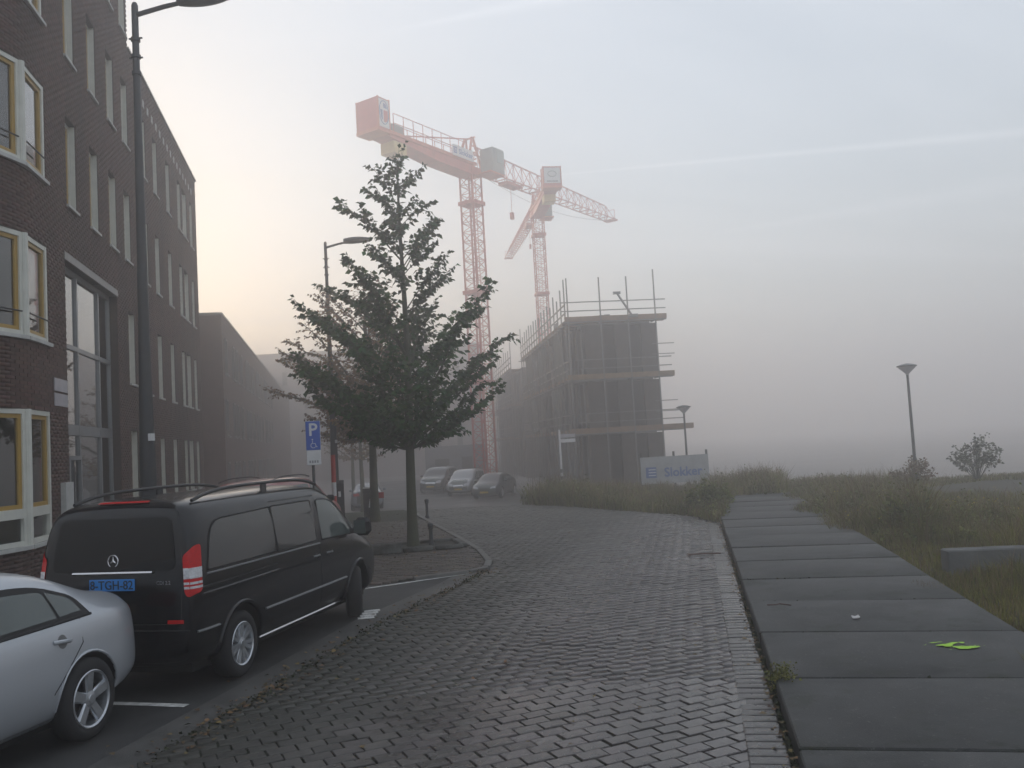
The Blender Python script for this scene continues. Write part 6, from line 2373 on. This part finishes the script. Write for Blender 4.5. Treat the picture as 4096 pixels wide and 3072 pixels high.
sheet('spot', blob(3.95, 8.68, 0.06, 0.012, 0.1, jag=0.35), pz, M_neon, splash)
for k in range(16):
    a_ = rs.uniform(0, 2 * PI); r_ = rs.uniform(0.10, 0.30)
    sheet('droplet', blob(4.08 + r_ * math.cos(a_), 8.53 + 0.6 * r_ * math.sin(a_), rs.uniform(0.004, 0.014), rs.uniform(0.003, 0.008), rs.uniform(0, 3), n=9), pz, M_neon, splash)
# litter
M_paper = pmat('paper', (0.50, 0.48, 0.48), 0.8, 0.2, 10)
lit = MB().prism([(3.62, 9.90, 0.142), (3.665, 9.86, 0.150), (3.70, 9.90, 0.146), (3.715, 9.99, 0.155), (3.67, 9.97, 0.144), (3.64, 10.0, 0.15)], (0.004, 0, 0.008)).build('paper_scrap', M_paper, None, category='litter', label='small white paper scrap lying on the footpath')
M_twig = pmat('twig', (0.10, 0.045, 0.03), 0.8, 0.3, 10)
MB().tube([(3.10, 16.66, 0.015), (3.35, 16.64, 0.02), (3.72, 16.60, 0.015)], 0.014, 5).build('stick', M_twig, None, category='stick', label='thin reddish stick lying across the paved road')
MB().tube([(2.96, 10.9, 0.145), (3.05, 10.86, 0.15), (3.12, 10.93, 0.145), (3.22, 10.80, 0.146)], 0.006, 4).build('twig', M_twig, None, category='twig', label='bent dark twig lying on the footpath')
# fallen leaves
def strew(name, P, S, mat, label):
    n = len(P)
    D = np.column_stack([rng.normal(0, 1, (n, 2)), rng.normal(0, 0.12, n)])
    D /= np.linalg.norm(D, axis=1)[:, None]
    side = np.column_stack([-D[:, 1], D[:, 0], rng.normal(0, 0.25, n)])
    S = S[:, None]
    V = np.stack([P, P + D * S * 0.5 + side * S * 0.38 + [0, 0, 0.006], P + D * S, P + D * S * 0.5 - side * S * 0.38 + [0, 0, 0.010]], 1).reshape(-1, 3)
    F = (np.array([(0, 1, 2, 3)])[None] + (np.arange(n) * 4)[:, None, None]).reshape(-1, 4)
    obj(name, fast_data(name, V, F, mat), None, kind='stuff', category='leaves', label=label)


M_fallen = pmat('fallen_leaf', (0.10, 0.055, 0.022), 0.7, 0.4, 3, island=0.5, col2=(0.20, 0.13, 0.05))
Q = np.column_stack([rng.uniform(-8, -0.7, 6000), rng.uniform(15, 31, 6000)])
Q = Q[inside(island_poly, Q)]
Q = Q[rng.random(len(Q)) < 0.25 + 0.75 * np.exp(-((Q[:, 0] + 3.4) ** 2 / 5 + (Q[:, 1] - 22) ** 2 / 40))]
parts = [np.column_stack([Q, np.full(len(Q), 0.045)])]
R_ = lay = np.column_stack([rng.uniform(-2.6, 4.5, 260), rng.uniform(6, 28, 260)])
R_ = R_[inside(road_poly, R_)]
parts.append(np.column_stack([R_, np.full(len(R_), 0.012)]))
sg = rng.uniform(-2, 16, 520); ng = -0.02 - np.abs(rng.normal(0, 0.05, 520))
G_ = K0[None] + np.outer(sg, KD) + np.outer(ng, KN)
parts.append(np.column_stack([G_, np.full(len(G_), 0.008)]))
e = np.array(road_left[1:6]); t = rng.uniform(0, 1, 420); k = rng.integers(0, 4, 420)
B_ = e[k] * (1 - t)[:, None] + e[k + 1] * t[:, None] + rng.normal(0, 0.16, (420, 2))
parts.append(np.column_stack([B_, np.full(420, 0.014)]))
Pf = np.concatenate(parts)
strew('fallen_leaves', Pf, rng.uniform(0.03, 0.07, len(Pf)), M_fallen, 'brown fallen leaves strewn on the pavement and along the gutters')

# moss and thin grass in the slab joints, the kerb foot and the paver edge
J = []
for k in range(15):
    s0 = 1.74 - 1.75 * 3 + 1.75 * k
    m = int(rng.integers(10, 60))
    t_ = rng.random(m) ** 1.7 * 2.5
    J.append(K0[None] + np.outer(np.full(m, s0) + rng.normal(0, 0.008, m), KD) + np.outer(t_, KN))
m = 700
zk = np.zeros(0)
J1 = np.concatenate(J); Z1 = np.full(len(J1), 0.11)
J2 = K0[None] + np.outer(rng.uniform(-2, 16.3, m), KD) + np.outer(-np.abs(rng.normal(0.0, 0.02, m)), KN); Z2 = np.full(m, -0.015)
ee = np.array(road_left[1:6]); t_ = rng.random(900); kk = rng.integers(0, 4, 900)
J3 = ee[kk] * (1 - t_)[:, None] + ee[kk + 1] * t_[:, None] + rng.normal(0, 0.05, (900, 2)); Z3 = np.full(900, -0.01)
PJ = np.column_stack([np.concatenate([J1, J2, J3]), np.concatenate([Z1, Z2, Z3])])
DJ = np.column_stack([rng.normal(0, 0.6, (len(PJ), 2)), np.full(len(PJ), 0.8)])
M_moss = leaf_mat('moss', (0.022, 0.034, 0.010), (0.055, 0.065, 0.022), 0.4, 0.2)
obj('joint_moss', leaves_mesh('joint_moss', PJ, DJ, rng.uniform(0.015, 0.05, len(PJ)), M_moss), None, kind='stuff', category='moss', label='moss and thin grass growing in joints of the paving')

# ================================================================== HAZE: the ground fog of the morning
hm = bpy.data.materials.new('haze')
hm.use_nodes = True
hn, hl = hm.node_tree.nodes, hm.node_tree.links
hn.remove(hn['Principled BSDF'])
pv = hn.new('ShaderNodeVolumePrincipled')
pv.inputs['Color'].default_value = (0.97, 0.945, 0.94, 1)
pv.inputs['Density'].default_value = HAZE_DENSITY
pv.inputs['Anisotropy'].default_value = 0.82
hl.new(pv.outputs[0], hn['Material Output'].inputs['Volume'])
HZ = 27.5
hb = MB().box((0, 0, (HZ - 2.2) / 2), (820, 820, HZ + 2.2))
haze = hb.build('haze', hm, None, kind='stuff', label='even pale morning fog filling the whole street', category='fog')
